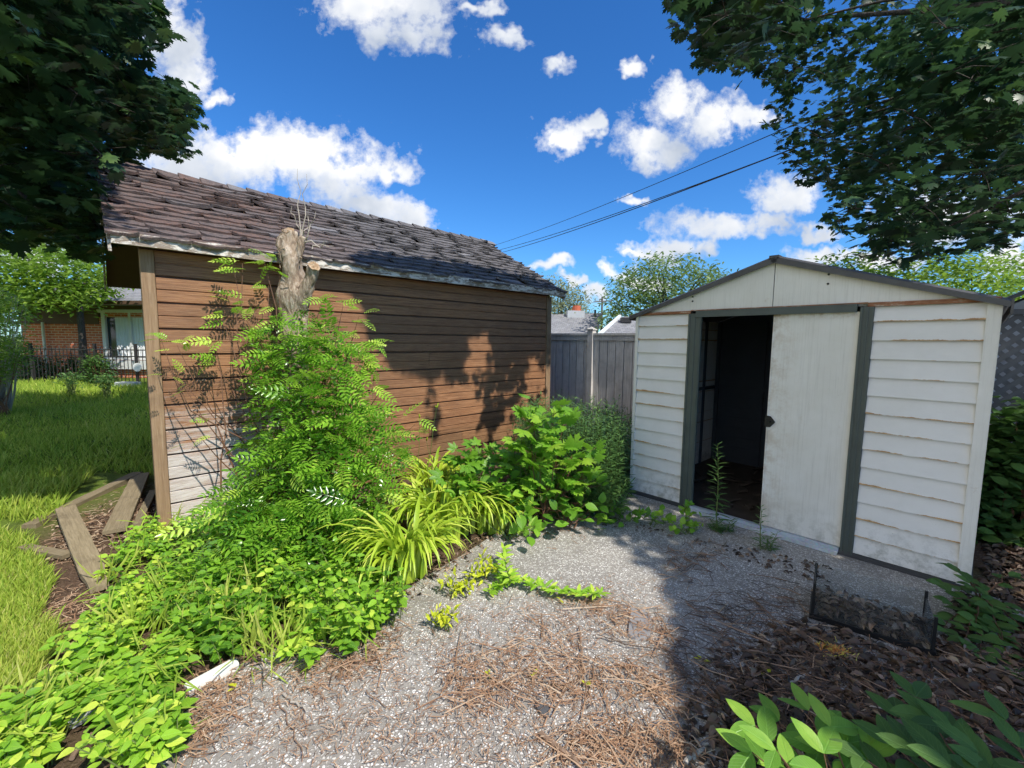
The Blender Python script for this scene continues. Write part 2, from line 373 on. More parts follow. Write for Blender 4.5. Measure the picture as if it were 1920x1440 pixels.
def aggregate():
    N = NT('exposed_aggregate'); v = N.coord()
    wv = N.n('ShaderNodeVectorMath', operation='ADD'); N.link(v, wv.inputs[0])
    sc = N.n('ShaderNodeVectorMath', operation='SCALE'); N.link(N.noise(v, 40, 2, .5, 0, 'Color'), sc.inputs[0]); sc.inputs['Scale'].default_value = .010
    N.link(sc.outputs[0], wv.inputs[1]); w = wv.outputs[0]
    d = N.voro(w, 78); cc = N.sep(N.voro(w, 78, out='Color')); e = N.voro(w, 78, 'DISTANCE_TO_EDGE')
    d2 = N.voro(w, 170); c2 = N.sep(N.voro(w, 170, out='Color'))
    blot = N.noise(v, 1.4, 6, .65); blot2 = N.noise(v, 7, 6, .7)
    # pebble where the cell's random value is high
    thr = N.math('MULTIPLY', blot2, .74)
    on = N.math('MULTIPLY', N.math('SUBTRACT', N.math('ADD', cc[0], .08), thr), 8.0, clamp=True)
    shape = N.math('MULTIPLY', N.math('SUBTRACT', e, .10), 10.0, clamp=True)
    peb = N.math('MULTIPLY', on, shape)
    on2 = N.math('MULTIPLY', N.math('SUBTRACT', c2[0], .62), 8.0, clamp=True)
    peb2 = N.math('MULTIPLY', on2, N.math('MULTIPLY', N.math('SUBTRACT', .42, d2), 8.0, clamp=True))
    mortar = N.ramp(N.noise(v, 190, 4, .8), [(.3, (.22, .20, .175)), (.7, (.47, .435, .39))])
    mortar = N.mix(N.ramp(blot, [(.35, .55), (.6, 0.0)]), mortar, (.20, .185, .17))
    pc = N.ramp(cc[1], [(0, (.50, .46, .41)), (.35, (.70, .66, .60)), (.65, (.84, .81, .76)), (1, (.92, .90, .87))])
    c = N.mix(N.math('MULTIPLY', peb2, .75), mortar, (.60, .57, .53))
    c = N.mix(peb, c, pc)
    st = N.ramp(N.noise(v, 2.2, 8, .72), [(.50, 0.0), (.66, .55)])
    c = N.mix(st, c, (.20, .175, .145))
    # pale scuffed spots
    c = N.mix(N.ramp(N.noise(v, 3.1, 7, .7), [(.66, 0.0), (.76, .55)]), c, (.66, .64, .62))
    h = N.math('ADD', peb, N.math('MULTIPLY', peb2, .5))
    return N.done(N.bsdf(c, .75, 0, N.bump(h, .7, .004), .35))
M['patio'] = aggregate()
def glassm():
    N = NT('dusty_glass'); v = N.coord()
    g = N.n('ShaderNodeBsdfGlossy'); g.inputs['Roughness'].default_value = .06; g.inputs[0].default_value = (.9, .95, 1, 1)
    t = N.n('ShaderNodeBsdfTransparent'); t.inputs[0].default_value = (.93, .95, .95, 1)
    d = N.n('ShaderNodeBsdfDiffuse'); d.inputs[0].default_value = (.5, .5, .5, 1)
    fr = N.n('ShaderNodeFresnel'); fr.inputs[0].default_value = 1.45
    m1 = N.n('ShaderNodeMixShader'); N.link(fr.outputs[0], m1.inputs[0]); N.link(t.outputs[0], m1.inputs[1]); N.link(g.outputs[0], m1.inputs[2])
    m2 = N.n('ShaderNodeMixShader'); N.link(N.ramp(N.noise(v, 14, 8, .75), [(.4, .02), (.8, .13)]), m2.inputs[0]); N.link(m1.outputs[0], m2.inputs[1]); N.link(d.outputs[0], m2.inputs[2])
    return N.done(m2.outputs[0])
M['glass'] = glassm()
def pane():
    N = NT('window_pane'); return N.done(N.bsdf((.03, .04, .05), .06, 0, None, .8))
M['pane'] = pane()
def bagm():
    N = NT('clear_plastic'); v = N.coord()
    t = N.n('ShaderNodeBsdfTransparent'); p = N.bsdf((.75, .77, .78), .15, 0, N.bump(N.noise(v, 25, 3), 1, .02), .8)
    m = N.n('ShaderNodeMixShader'); m.inputs[0].default_value = .55; N.link(t.outputs[0], m.inputs[1]); N.link(p, m.inputs[2])
    return N.done(m.outputs[0])
M['bag'] = bagm()

# ------------------------------------------------------------------ object helpers
def tag(o, label=None, cat=None, group=None, kind=None):
    if label: o['label'] = label
    if cat: o['category'] = cat
    if group: o['group'] = group
    if kind: o['kind'] = kind
    return o
def thing(name, label, cat, loc=(0, 0, 0), rz=0.0, group=None):
    o = bpy.data.objects.new(name, None); col.objects.link(o)
    o.location = loc; o.rotation_euler = (0, 0, rz); o.empty_display_size = .2
    return tag(o, label, cat, group)
class MB:
    def __init__(s): s.v = []; s.f = []; s.t = []
    def add(s, vs, fs, t=0.0):
        b = len(s.v); s.v += [tuple(p) for p in vs]; s.t += [t]*len(vs)
        s.f += [tuple(i+b for i in f) for f in fs]; return s
    def box(s, x0, x1, y0, y1, z0, z1, t=0.0):
        return s.add([(x0, y0, z0), (x1, y0, z0), (x1, y1, z0), (x0, y1, z0), (x0, y0, z1), (x1, y0, z1), (x1, y1, z1), (x0, y1, z1)],
                     [(0, 3, 2, 1), (4, 5, 6, 7), (0, 1, 5, 4), (1, 2, 6, 5), (2, 3, 7, 6), (3, 0, 4, 7)], t)
    def bar(s, a, b, w, h, up=(0, 0, 1), t=0.0):
        a = np.array(a, float); b = np.array(b, float); d = b-a; d /= np.linalg.norm(d)
        x = np.cross(d, up); x /= (np.linalg.norm(x) or 1); z = np.cross(x, d)
        vs = [p+sx*x*w/2+sz*z*h/2 for p in (a, b) for sx, sz in ((-1, -1), (1, -1), (1, 1), (-1, 1))]
        return s.add(vs, [(3, 2, 1, 0), (4, 5, 6, 7), (0, 1, 5, 4), (1, 2, 6, 5), (2, 3, 7, 6), (3, 0, 4, 7)], t)
    def tube(s, pts, rad, n=5, t=0.0, cap=True, rough=0.0):
        P = [np.array(p, float) for p in pts]; k = len(P)
        if not isinstance(rad, (list, tuple)): rad = [rad]*k
        vs = []; ref = np.array((.3, .9, .2))
        for i in range(k):
            d = P[min(i+1, k-1)]-P[max(i-1, 0)]; d = d/(np.linalg.norm(d) or 1)
            x = np.cross(d, ref); x = x/(np.linalg.norm(x) or 1); y = np.cross(d, x)
            for j in range(n):
                a = 2*math.pi*j/n; r = rad[i]*(1+(U(-rough, rough) if rough else 0))
                vs.append(P[i]+x*r*math.cos(a)+y*r*math.sin(a))
        fs = [(i*n+j, i*n+(j+1) % n, (i+1)*n+(j+1) % n, (i+1)*n+j) for i in range(k-1) for j in range(n)]
        if cap: fs += [tuple(range(n))[::-1], tuple((k-1)*n+j for j in range(n))]
        return s.add(vs, fs, t)
    def build(s, name, mat, parent=None, smooth=False, bevel=0.0):
        me = bpy.data.meshes.new(name); me.from_pydata([tuple(map(float, p)) for p in s.v], [], s.f); me.update()
        a = me.attributes.new('tint', 'FLOAT', 'POINT'); a.data.foreach_set('value', s.t)
        me.materials.append(M[mat] if isinstance(mat, str) else mat)
        if smooth: me.polygons.foreach_set('use_smooth', [True]*len(me.polygons))
        o = bpy.data.objects.new(name, me); col.objects.link(o)
        if parent: o.parent = parent
        if bevel:
            b = o.modifiers.new('b', 'BEVEL'); b.width = bevel; b.segments = 2; b.limit_method = 'ANGLE'
        return o
def grid_pts(N_, M_): return [(i*(M_)+j, (i+1)*M_+j, (i+1)*M_+j+1, i*M_+j+1) for i in range(N_-1) for j in range(M_-1)]

# ---- leaf templates: x across, y along the leaf, z up
def T_ovate(w=.5, curl=.12, n=5, fold=.06, peak=.42):
    V = []; Fc = []
    for i in range(n+1):
        y = i/n
        ww = w/2*(math.sin(math.pi*min(1, y**(math.log(.5)/math.log(peak))))**.85 if 0 < y < 1 else 0)
        z = -curl*y*y
        V += [(-ww, y, z+fold*ww*2), (0, y, z), (ww, y, z+fold*ww*2)]
    for i in range(n):
        b = i*3
        Fc += [(b, b+1, b+4, b+3), (b+1, b+2, b+5, b+4)]
    return np.array(V), Fc
def T_diamond(w=.4, fold=.05, curl=.1):
    V = [(0, 0, 0), (-w/2, .45, fold), (0, .5, 0), (w/2, .45, fold), (0, 1, -curl)]
    return np.array(V), [(0, 2, 1), (0, 3, 2), (1, 2, 4), (2, 3, 4)]
def T_maple():
    half = [(0, .10), (.13, .02), (.40, -.04), (.33, .12), (.56, .18), (.43, .28), (.62, .44), (.42, .44), (.50, .60), (.40, .66), (.46, .84), (.30, .72), (.17, .60), (.15, .74), (.22, .86), (.10, .88), (0, 1.05)]
    V = [(0, .38, .03)]; out = [(x, y) for x, y in half] + [(-x, y) for x, y in half[-2:0:-1]]
    for x, y in out:
        r = math.hypot(x, y-.38); V.append((x, y, -.16*r*r-.02*abs(x)))
    k = len(out)
    return np.array(V), [(0, 1+i, 1+(i+1) % k) for i in range(k)]
def T_pinnate(pairs=8, ll=.26, lw=.085, taper=True):
    V = []; Fc = []
    def leaflet(px, py, pz, ang, l, w):
        b = len(V); c, s = math.cos(ang), math.sin(ang)
        for (a, y, z) in ((0, 0, 0), (-w/2, .35*l, .012), (0, .4*l, 0), (w/2, .35*l, .012), (-w*.32, .72*l, .004), (w*.32, .72*l, .004), (0, l, -.03)):
            V.append((px+a*c+y*s, py-a*s+y*c, pz+z))
        Fc.extend([(b, b+2, b+1), (b, b+3, b+2), (b+1, b+2, b+6, b+4), (b+2, b+3, b+5, b+6)])
    for i in range(pairs):
        y = .16+.76*i/(pairs-1); z = -.22*y*y
        k = (1-.45*abs(y-.45)/.5)
        for sgn in (-1, 1): leaflet(0, y+.01*sgn, z, sgn*(1.25-.35*y), ll*k, lw*k*1.05)
    leaflet(0, .95, -.22, 0, ll*.7, lw*.8)
    b = len(V); V += [(-.008, 0, 0), (.008, 0, 0), (-.006, .5, -.055), (.006, .5, -.055), (0, .98, -.22)]
    Fc += [(b, b+1, b+3, b+2), (b+2, b+3, b+4)]
    return np.array(V), Fc
def T_palm5():   # five-fingered compound leaf
    V = []; Fc = []
    o, of = T_ovate(.42, .15, 4, .08, .5)
    for a, l in ((-1.45, .5), (-.72, .72), (0, .85), (.72, .72), (1.45, .5)):
        b = len(V); c, s = math.cos(a), math.sin(a)
        for x, y, z in o: V.append(((x*c+y*s)*l, (-x*s+y*c)*l+.12, z*l))
        Fc += [tuple(i+b for i in f) for f in of]
    return np.array(V), Fc
T = dict(ovate=T_ovate(), broad=T_ovate(.68, .16, 5, .07, .42), big=T_ovate(.46, .10, 8, .07, .45), lance=T_ovate(.17, .22, 3, .03, .45),
         dia=T_diamond(), maple=T_maple(), pin=T_pinnate(6, .33, .125), pin6=T_pinnate(6, .32, .12), palm=T_palm5(), leaflet=T_diamond(.34))

class Leaves:
    def __init__(s): s.p = []; s.a = []; s.n = []; s.s = []; s.t = []
    def add(s, p, a, n=(0, 0, 1), size=.1, t=.5):
        s.p.append(p); s.a.append(a); s.n.append(n); s.s.append(size); s.t.append(t)
    def build(s, name, tmpl, mat, parent=None, smooth=False, kind=None):
        V, Fc = T[tmpl] if isinstance(tmpl, str) else tmpl
        P = np.array(s.p, float); A = np.array(s.a, float); Nn = np.array(s.n, float); S = np.array(s.s, float); Ti = np.array(s.t, float)
        A /= np.linalg.norm(A, axis=1)[:, None]+1e-9
        X = np.cross(A, Nn); X /= np.linalg.norm(X, axis=1)[:, None]+1e-9; Zv = np.cross(X, A)
        n = len(P); k = len(V)
        W = P[:, None, :]+S[:, None, None]*(V[None, :, 0, None]*X[:, None, :]+V[None, :, 1, None]*A[:, None, :]+V[None, :, 2, None]*Zv[:, None, :])
        me = bpy.data.meshes.new(name); me.vertices.add(n*k); me.vertices.foreach_set('co', W.reshape(-1))
        lt = np.array([len(f) for f in Fc]); fl = np.array([i for f in Fc for i in f])
        loops = (fl[None, :]+(np.arange(n)*k)[:, None]).reshape(-1)
        me.loops.add(len(loops)); me.loops.foreach_set('vertex_index', loops.astype(np.int32))
        tot = np.tile(lt, n); st = np.concatenate(([0], np.cumsum(tot)[:-1]))
        me.polygons.add(len(tot)); me.polygons.foreach_set('loop_start', st.astype(np.int32)); me.polygons.foreach_set('loop_total', tot.astype(np.int32))
        if smooth: me.polygons.foreach_set('use_smooth', [True]*len(tot))
        me.update(calc_edges=True)
        a = me.attributes.new('tint', 'FLOAT', 'POINT'); a.data.foreach_set('value', np.repeat(Ti, k))
        if M[mat].get('veins'):
            a = me.attributes.new('leafco', 'FLOAT_VECTOR', 'POINT'); a.data.foreach_set('vector', np.tile(V.reshape(-1), n))
        me.materials.append(M[mat])
        o = bpy.data.objects.new(name, me); col.objects.link(o)
        if parent: o.parent = parent
        if kind: o['kind'] = kind
        return o
def rdir(zb=0.0, zs=1.0):
    a = U(0, 2*math.pi); return vnorm((math.cos(a), math.sin(a), zb+U(-zs, zs)))
def curve(a, b, n=6, sag=0.0, wob=0.0):
    out = []
    for i in range(n+1):
        t = i/n; p = [a[k]*(1-t)+b[k]*t for k in range(3)]
        p[2] += sag*math.sin(math.pi*t)
        if 0 < i < n: p = [q+U(-wob, wob) for q in p]
        out.append(tuple(p))
    return out

# ------------------------------------------------------------------ key places
WL = G(303, 1012); WR = G(1027, 832)
WLEN = math.dist(WL, WR); wu = ((WR[0]-WL[0])/WLEN, (WR[1]-WL[1])/WLEN); wn = (wu[1], -wu[0]); WANG = math.atan2(wu[1], wu[0])
ML = G(1187, 918); MR = G(1818, 1088)
MLEN = math.dist(ML, MR); mu = ((MR[0]-ML[0])/MLEN, (MR[1]-ML[1])/MLEN); MANG = math.atan2(mu[1], mu[0])
mn = (mu[1], -mu[0])       # outwards, to the camera side
if mn[1] > 0: mn = (-mn[0], -mn[1])
EAVE_Z = 2.28; RIDGE_Z = 3.32; RIDGE_D = 1.75; OV = .17
def wallpt(s, o, z): return (WL[0]+wu[0]*s+wn[0]*o, WL[1]+wu[1]*s+wn[1]*o, z)
def sM(px, z):      # distance along the metal shed front for a column of the picture at height z
    a, b = 0.0, MLEN*1.1
    for _ in range(40):
        m = (a+b)/2
        if proj(ML[0]+mu[0]*m, ML[1]+mu[1]*m, z)[0] < px: a = m
        else: b = m
    return a

# where the sun reaches in the photograph (picture polygons), used to prune the tree crowns
LIT = [[(-400, 1030), (130, 960), (290, 880), (255, 560), (190, 330), (905, 460), (850, 475), (750, 462), (660, 495), (680, 560), (700, 640), (760, 700), (800, 740), (800, 850), (900, 870), (960, 780), (1050, 755), (1110, 830), (1110, 930), (990, 950), (1090, 985), (1150, 1010), (1235, 1080), (1280, 1150), (1270, 1230), (1290, 1300), (1310, 1400), (1450, 1440), (1520, 1560), (1400, 1900), (-400, 1900)],
       [(870, 625), (912, 605), (918, 690), (862, 715)], [(815, 700), (900, 740), (900, 830), (830, 860)], [(980, 660), (1005, 655), (1010, 740), (990, 740)],
       [(20, 590), (290, 590), (290, 705), (20, 705)],
       [(-200, 738), (278, 738), (278, 772), (-200, 776)]]
def hit(p):
    # follow the sunlight from p to the first surface
    best = None
    t = p[2]/SDIR[2]; best = (t, (p[0]-SDIR[0]*t, p[1]-SDIR[1]*t, 0.0))
    den = -(SDIR[0]*wn[0]+SDIR[1]*wn[1])
    num = (WL[0]-p[0])*wn[0]+(WL[1]-p[1])*wn[1]
    t = num/den
    if t > 0:
        q = (p[0]-SDIR[0]*t, p[1]-SDIR[1]*t, p[2]-SDIR[2]*t)
        s = (q[0]-WL[0])*wu[0]+(q[1]-WL[1])*wu[1]
        if 0 < s < WLEN and 0 < q[2] < EAVE_Z+.05 and t < best[0]: best = (t, q)
    den = -SDIR[1]
    if den > 0:
        t = (15.0-p[1])/den; z = p[2]-SDIR[2]*t
        if 0 < t < best[0] and 0 < z < 3.2: best = (t, (p[0]-SDIR[0]*t, 15.0, z))
    # roof plane
    sl = (RIDGE_Z-EAVE_Z)/(RIDGE_D+OV)
    def o(q): return (q[0]-WL[0])*wn[0]+(q[1]-WL[1])*wn[1]
    # z = EAVE_Z + sl*(OV - o)
    a0 = o(p); f0 = p[2]-(EAVE_Z+sl*(OV-a0)); da = -(SDIR[0]*wn[0]+SDIR[1]*wn[1]); df = -SDIR[2]+sl*da
    if df < 0:
        t = -f0/df
        q = (p[0]-SDIR[0]*t, p[1]-SDIR[1]*t, p[2]-SDIR[2]*t); s = (q[0]-WL[0])*wu[0]+(q[1]-WL[1])*wu[1]
        if t > 0 and -.2 < s < WLEN+.2 and -RIDGE_D < o(q) < OV and t < best[0]: best = (t, q)
    return best[1]
def lit_ok(p, m=0):
    q = hit(p); x, y = proj(*q)
    return not any(inpoly(x, y, P) for P in LIT)
def inframe(p, m=25):
    x, y = proj(*p)
    return -m < x < 1920+m and -m < y < 1440+m

# ------------------------------------------------------------------ camera, sun, sky
cam = bpy.data.cameras.new('camera'); camo = bpy.data.objects.new('camera', cam); col.objects.link(camo)
cam.sensor_width = 36; cam.lens = 36*F/1920; cam.clip_start = .02; cam.clip_end = 3000
from mathutils import Matrix, Vector
_r = Matrix.Rotation(math.pi/2-PIT, 4, 'X') @ Matrix.Rotation(-ROLL, 4, 'Z')
camo.matrix_world = Matrix.Translation((0, 0, H)) @ _r
scene.camera = camo
sun = bpy.data.lights.new('sun', 'SUN'); sun.energy = 5.0; sun.angle = math.radians(.53); sun.color = (1.0, .95, .86)
suno = bpy.data.objects.new('sun', sun); col.objects.link(suno)
suno.rotation_euler = Vector(SDIR).to_track_quat('Z', 'Y').to_euler(); suno.location = (4, -3, 9)
world = bpy.data.worlds.new('World'); scene.world = world; world.use_nodes = True
def build_world():
    t = world.node_tree; t.nodes.clear()
    N = NT.__new__(NT); N.t = t
    out = t.nodes.new('ShaderNodeOutputWorld'); bg = t.nodes.new('ShaderNodeBackground'); bg.inputs[1].default_value = .15
    sky = t.nodes.new('ShaderNodeTexSky'); sky.sky_type = 'NISHITA'; sky.sun_disc = False
    sky.sun_elevation = math.radians(SUN_EL); sky.sun_rotation = math.atan2(SUN_H[0], SUN_H[1]); sky.ozone_density = 3.0; sky.air_density = 1.0; sky.dust_density = .3
    hs = t.nodes.new('ShaderNodeHueSaturation'); hs.inputs['Saturation'].default_value = 1.22; hs.inputs['Value'].default_value = 1.0
    N.link(sky.outputs[0], hs.inputs['Color'])
    skyc = N.mix(1.0, hs.outputs[0], (.55, .92, 1.25), 'MULTIPLY')
    g = N.n('ShaderNodeTexCoord').outputs['Generated']
    s = N.sep(g)
    dp = N.n('ShaderNodeVectorMath', operation='DOT_PRODUCT'); N.link(g, dp.inputs[0]); dp.inputs[1].default_value = vnorm(SDIR)
    glow = N.math('MULTIPLY', N.math('SUBTRACT', dp.outputs['Value'], .80, clamp=True), 3.0, clamp=True)
    skyc = N.mix(glow, skyc, (3.2, 3.4, 3.7))
    db = N.n('ShaderNodeVectorMath', operation='DOT_PRODUCT'); N.link(g, db.inputs[0]); db.inputs[1].default_value = vnorm((-.95, -.35, .35))
    fill_bank = N.math('MULTIPLY', N.math('SUBTRACT', db.outputs['Value'], .45), 1.1)  # denser unseen clouds behind left, added to brighten the white shed
    ay = N.math('MAXIMUM', N.math('ABSOLUTE', s[1]), .06)
    u = N.math('DIVIDE', s[0], ay); v = N.math('DIVIDE', s[2], ay)
    cb = N.n('ShaderNodeCombineXYZ'); N.link(u, cb.inputs[0]); N.link(v, cb.inputs[1]); N.link(N.math('SIGN', s[1]), cb.inputs[2])
    base = cb.outputs[0]
    wn_ = N.noise(base, 7.0, 4, .65, 0, 'Color')
    sub = N.n('ShaderNodeVectorMath', operation='SUBTRACT'); N.link(wn_, sub.inputs[0]); sub.inputs[1].default_value = (.5, .5, .5)
    mul = N.n('ShaderNodeVectorMath', operation='MULTIPLY'); N.link(sub.outputs[0], mul.inputs[0]); mul.inputs[1].default_value = (.20, .15, 0)
    ad = N.n('ShaderNodeVectorMath', operation='ADD'); N.link(base, ad.inputs[0]); N.link(mul.outputs[0], ad.inputs[1])
    w = ad.outputs[0]
    blobs = [(420, 310, 170, 68), (560, 300, 110, 55), (640, 340, 85, 62), (725, 332, 40, 26), (690, 405, 95, 30), (330, 330, 110, 55),
             (300, 75, 50, 85), (338, 150, 48, 55), (405, 188, 30, 22), (280, 30, 40, 50),
             (720, 15, 130, 45), (765, 70, 62, 38), (655, 8, 60, 30), (700, 60, 50, 30), (880, 5, 32, 13), (928, 60, 34, 24),
             (1030, 115, 30, 15), (1182, 118, 30, 17), (1045, 258, 42, 27), (1080, 245, 22, 18),
             (1262, 195, 55, 45), (1215, 255, 72, 40), (1330, 228, 68, 34), (1385, 215, 48, 20), (1205, 285, 36, 22),
             (1475, 345, 75, 38), (1430, 372, 30, 20), (1350, 418, 115, 24), (1240, 458, 66, 20), (1440, 405, 42, 22), (1200, 470, 30, 12),
             (1180, 380, 28, 10), (1030, 498, 42, 14), (1165, 500, 28, 20), (1120, 548, 28, 22), (1068, 528, 30, 10), (1200, 520, 40, 22),
             (1535, 458, 60, 18), (1515, 412, 30, 13), (1780, 395, 130, 50), (1900, 470, 60, 40), (1640, 470, 60, 22), (200, 420, 130, 40), (100, 230, 60, 40), (60, 500, 90, 40)]
    def field(w, blobs, off):
      cur = None
      for px, py, rx, ry in blobs:
        x, y, z = ray(px, py)
        x0, v0 = x/y, z/y-off
        a = N.n('ShaderNodeVectorMath', operation='MULTIPLY_ADD'); N.link(w, a.inputs[0])
        sx = 1/(rx/F*1.18); sy = 1/(ry/F*1.18)
        a.inputs[1].default_value = (sx, sy, 0.0); a.inputs[2].default_value = (-x0*sx, -v0*sy, 0)
        l = N.n('ShaderNodeVectorMath', operation='LENGTH'); N.link(a.outputs[0], l.inputs[0])
        if cur is None: cur = l.outputs['Value']
        else:
            m = N.n('ShaderNodeMath', operation='SMOOTH_MIN'); N.link(cur, m.inputs[0]); N.link(l.outputs['Value'], m.inputs[1]); m.inputs[2].default_value = .25
            cur = m.outputs[0]
      return cur
    cur = field(w, blobs, 0.0)
    big = sorted(blobs, key=lambda q: -q[2]*q[3])[:17]
    up = field(w, big, .075)
    n1 = N.noise(base, 7.0, 3, .6); n3 = N.noise(base, 22.0, 6, .68); n2 = N.noise(base, 4.2, 3, .55)
    # behind the camera and far overhead: unseen clouds added as neutral fill
    back = N.math('MULTIPLY', N.math('SUBTRACT', N.math('SUBTRACT', .64, fill_bank), N.noise(g, 2.6, 4, .6)), 7.0)
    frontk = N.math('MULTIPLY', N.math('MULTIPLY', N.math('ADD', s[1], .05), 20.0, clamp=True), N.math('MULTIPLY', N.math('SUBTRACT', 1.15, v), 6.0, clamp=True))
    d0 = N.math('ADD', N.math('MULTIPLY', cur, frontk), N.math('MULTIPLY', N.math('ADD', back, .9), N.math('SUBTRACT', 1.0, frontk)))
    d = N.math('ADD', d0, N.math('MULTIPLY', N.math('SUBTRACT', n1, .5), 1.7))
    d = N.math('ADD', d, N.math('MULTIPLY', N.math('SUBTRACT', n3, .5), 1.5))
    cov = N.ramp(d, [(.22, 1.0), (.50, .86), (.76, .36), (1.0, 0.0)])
    # shading: thick middles and undersides greyer, sunny bulges white
    sh = N.math('ADD', N.math('MULTIPLY', n2, .9), N.math('MULTIPLY', n1, .7))
    sh = N.math('SUBTRACT', sh, N.math('MULTIPLY', N.math('SUBTRACT', .95, up, clamp=True), .42))
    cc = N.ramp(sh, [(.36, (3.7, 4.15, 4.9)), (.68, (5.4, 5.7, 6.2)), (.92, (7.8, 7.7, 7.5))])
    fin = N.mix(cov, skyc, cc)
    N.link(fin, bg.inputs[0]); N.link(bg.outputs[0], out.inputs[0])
build_world()
world.cycles.sampling_method = 'NONE'
scene.render.engine = 'CYCLES'
scene.cycles.max_bounces = 4; scene.cycles.diffuse_bounces = 2; scene.cycles.glossy_bounces = 2; scene.cycles.transmission_bounces = 3; scene.cycles.transparent_max_bounces = 6
scene.cycles.caustics_reflective = False; scene.cycles.caustics_refractive = False
scene.cycles.use_denoising = True; scene.cycles.use_adaptive_sampling = True; scene.cycles.adaptive_threshold = .03
scene.view_settings.view_transform = 'Standard'; scene.view_settings.look = 'None'; scene.view_settings.exposure = 0

# ------------------------------------------------------------------ ground
def sheet(name, P, z, mat, div=None):
    mb = MB(); mb.add([(x, y, z) for x, y in P], [tuple(range(len(P)))]); o = mb.build(name, mat); o['kind'] = 'structure'; return o
mb = MB(); ext = 400
xs = [-ext, -60, -20]+[-12+.6*i for i in range(41)]+[20, 60, ext]
ys = [-ext, -60, -10]+[-4+.6*i for i in range(41)]+[30, 60, ext]
def gz(x, y):
    k = max(0, min(1, (-x-3.6)/1.0)); k2 = max(0, min(1, (y-1)/2))
    return .03*k*(math.sin(x*2.1+y*1.3)+math.sin(x*.9-y*1.9))*k2+.03*k+min(.18, max(0, (y-8)*.05))*k
vs = [(x, y, gz(x, y)) for x in xs for y in ys]
mb.add(vs, grid_pts(len(xs), len(ys)))
go = mb.build('ground', 'soil', smooth=True); go['kind'] = 'structure'
patio_px = [(300, 1440), (400, 1290), (520, 1230), (700, 1160), (800, 1090), (880, 1040), (960, 985), (1000, 950), (1050, 925), (1187, 912)]
PP = [G(*p) for p in patio_px]
mb = MB()
p2 = (MR[0]+mu[0]*.15, MR[1]+mu[1]*.15)
PP += [(ML[0]-mn[0]*.02, ML[1]-mn[1]*.02), (p2[0]-mn[0]*.02, p2[1]-mn[1]*.02), (3.1, 1.6), (2.6, -.6), (2.2, -3), (-1.5, -3), (-1.3, .5)]
sheet('patio', PP, .006, 'patio')

# ------------------------------------------------------------------ wooden shed
ws = thing('wooden_shed', 'brown stained wooden shed with curling old shingle roof and peeling fascia', 'shed', (WL[0], WL[1], 0), WANG)
# local frame: x along the wall, y into the shed, z up. front wall plane at y = 0
DEPTH = 2*RIDGE_D
mb = MB(); BP = .207; z = .02; row = 0
while z < EAVE_Z-.01:
    x = .09; cuts = [.09, WLEN-.08]
    if rnd.random() < .75: cuts.insert(1, rnd.choice([2.62, 1.45, 3.5, 2.62, 3.1])+U(-.03, .03))
    for a, b in zip(cuts[:-1], cuts[1:]):
        t = rnd.random(); tilt = U(-.003, .003); z1 = min(z+BP-.012, EAVE_Z+.02)
        n = 8; vs = []
        for i in range(n+1):
            xx = a+.0015+(b-a-.003)*i/n; bow = U(-.0025, .0025)
            zm = z+(z1-z)*.5; yb = -.024+bow
            prof = [(-.002+bow*.4, z+bow*.4), (yb+tilt, z+.004+bow*.4), (yb, zm-.007), (yb+.009, zm-.002), (yb+.009, zm+.003), (yb, zm+.006), (yb-tilt, z1-.005), (-.002, z1)]
            prof = [(py_, min(pz_, EAVE_Z+.02)) for py_, pz_ in prof]
            vs += [(xx, py_, pz_) for py_, pz_ in prof]
        q8 = 8
        fs = [(i*q8+j, (i+1)*q8+j, (i+1)*q8+(j+1), i*q8+j+1) for i in range(n) for j in range(q8-1)]
        fs += [tuple(range(q8)), tuple(n*q8+j for j in range(q8-1, -1, -1))]
        mb.add(vs, fs, t)
    z += BP; row += 1
mb.build('siding', 'wall', ws)
mb = MB(); mb.box(.0, WLEN, 0.0, .05, 0, EAVE_Z+.02)     # sheathing behind the boards, dark in the gaps
mb.add([(.02, .05, 0), (.07, .05, 0), (.62, DEPTH, 0), (.57, DEPTH, 0), (.02, .05, EAVE_Z), (.07, .05, EAVE_Z), (.62, DEPTH, EAVE_Z), (.57, DEPTH, EAVE_Z)], [(0, 3, 2, 1), (4, 5, 6, 7), (0, 1, 5, 4), (1, 2, 6, 5), (2, 3, 7, 6), (3, 0, 4, 7)]); mb.box(WLEN-.05, WLEN, .05, DEPTH, 0, EAVE_Z); mb.box(.63, WLEN-.05, DEPTH-.05, DEPTH, 0, EAVE_Z)
for x0, x1 in ((.57, .62), (WLEN-.05, WLEN)):
    mb.add([(x0, 0, EAVE_Z+.02), (x0, DEPTH, EAVE_Z), (x0, DEPTH/2, RIDGE_Z-.04), (x1, 0, EAVE_Z+.02), (x1, DEPTH, EAVE_Z), (x1, DEPTH/2, RIDGE_Z-.04)], [(0, 1, 2), (3, 5, 4), (0, 2, 5, 3), (1, 4, 5, 2)])
mb.build('wall', 'brownboard', ws)
mb = MB(); mb.box(0.0, .088, -.045, .06, 0, EAVE_Z, .2); mb.build('corner_post', 'post', ws, bevel=.006)
mb = MB(); mb.box(WLEN-.078, WLEN+.02, -.038, .09, 0, EAVE_Z, .7); mb.build('corner_post', 'post', ws, bevel=.006)
RL = .16
sl = (RIDGE_Z-EAVE_Z)/(RIDGE_D+OV)
def roofz(y): return EAVE_Z+.06+sl*(y+OV)
mb = MB(); n = 40
fx0, fx1 = -RL, WLEN+RL
vs = []
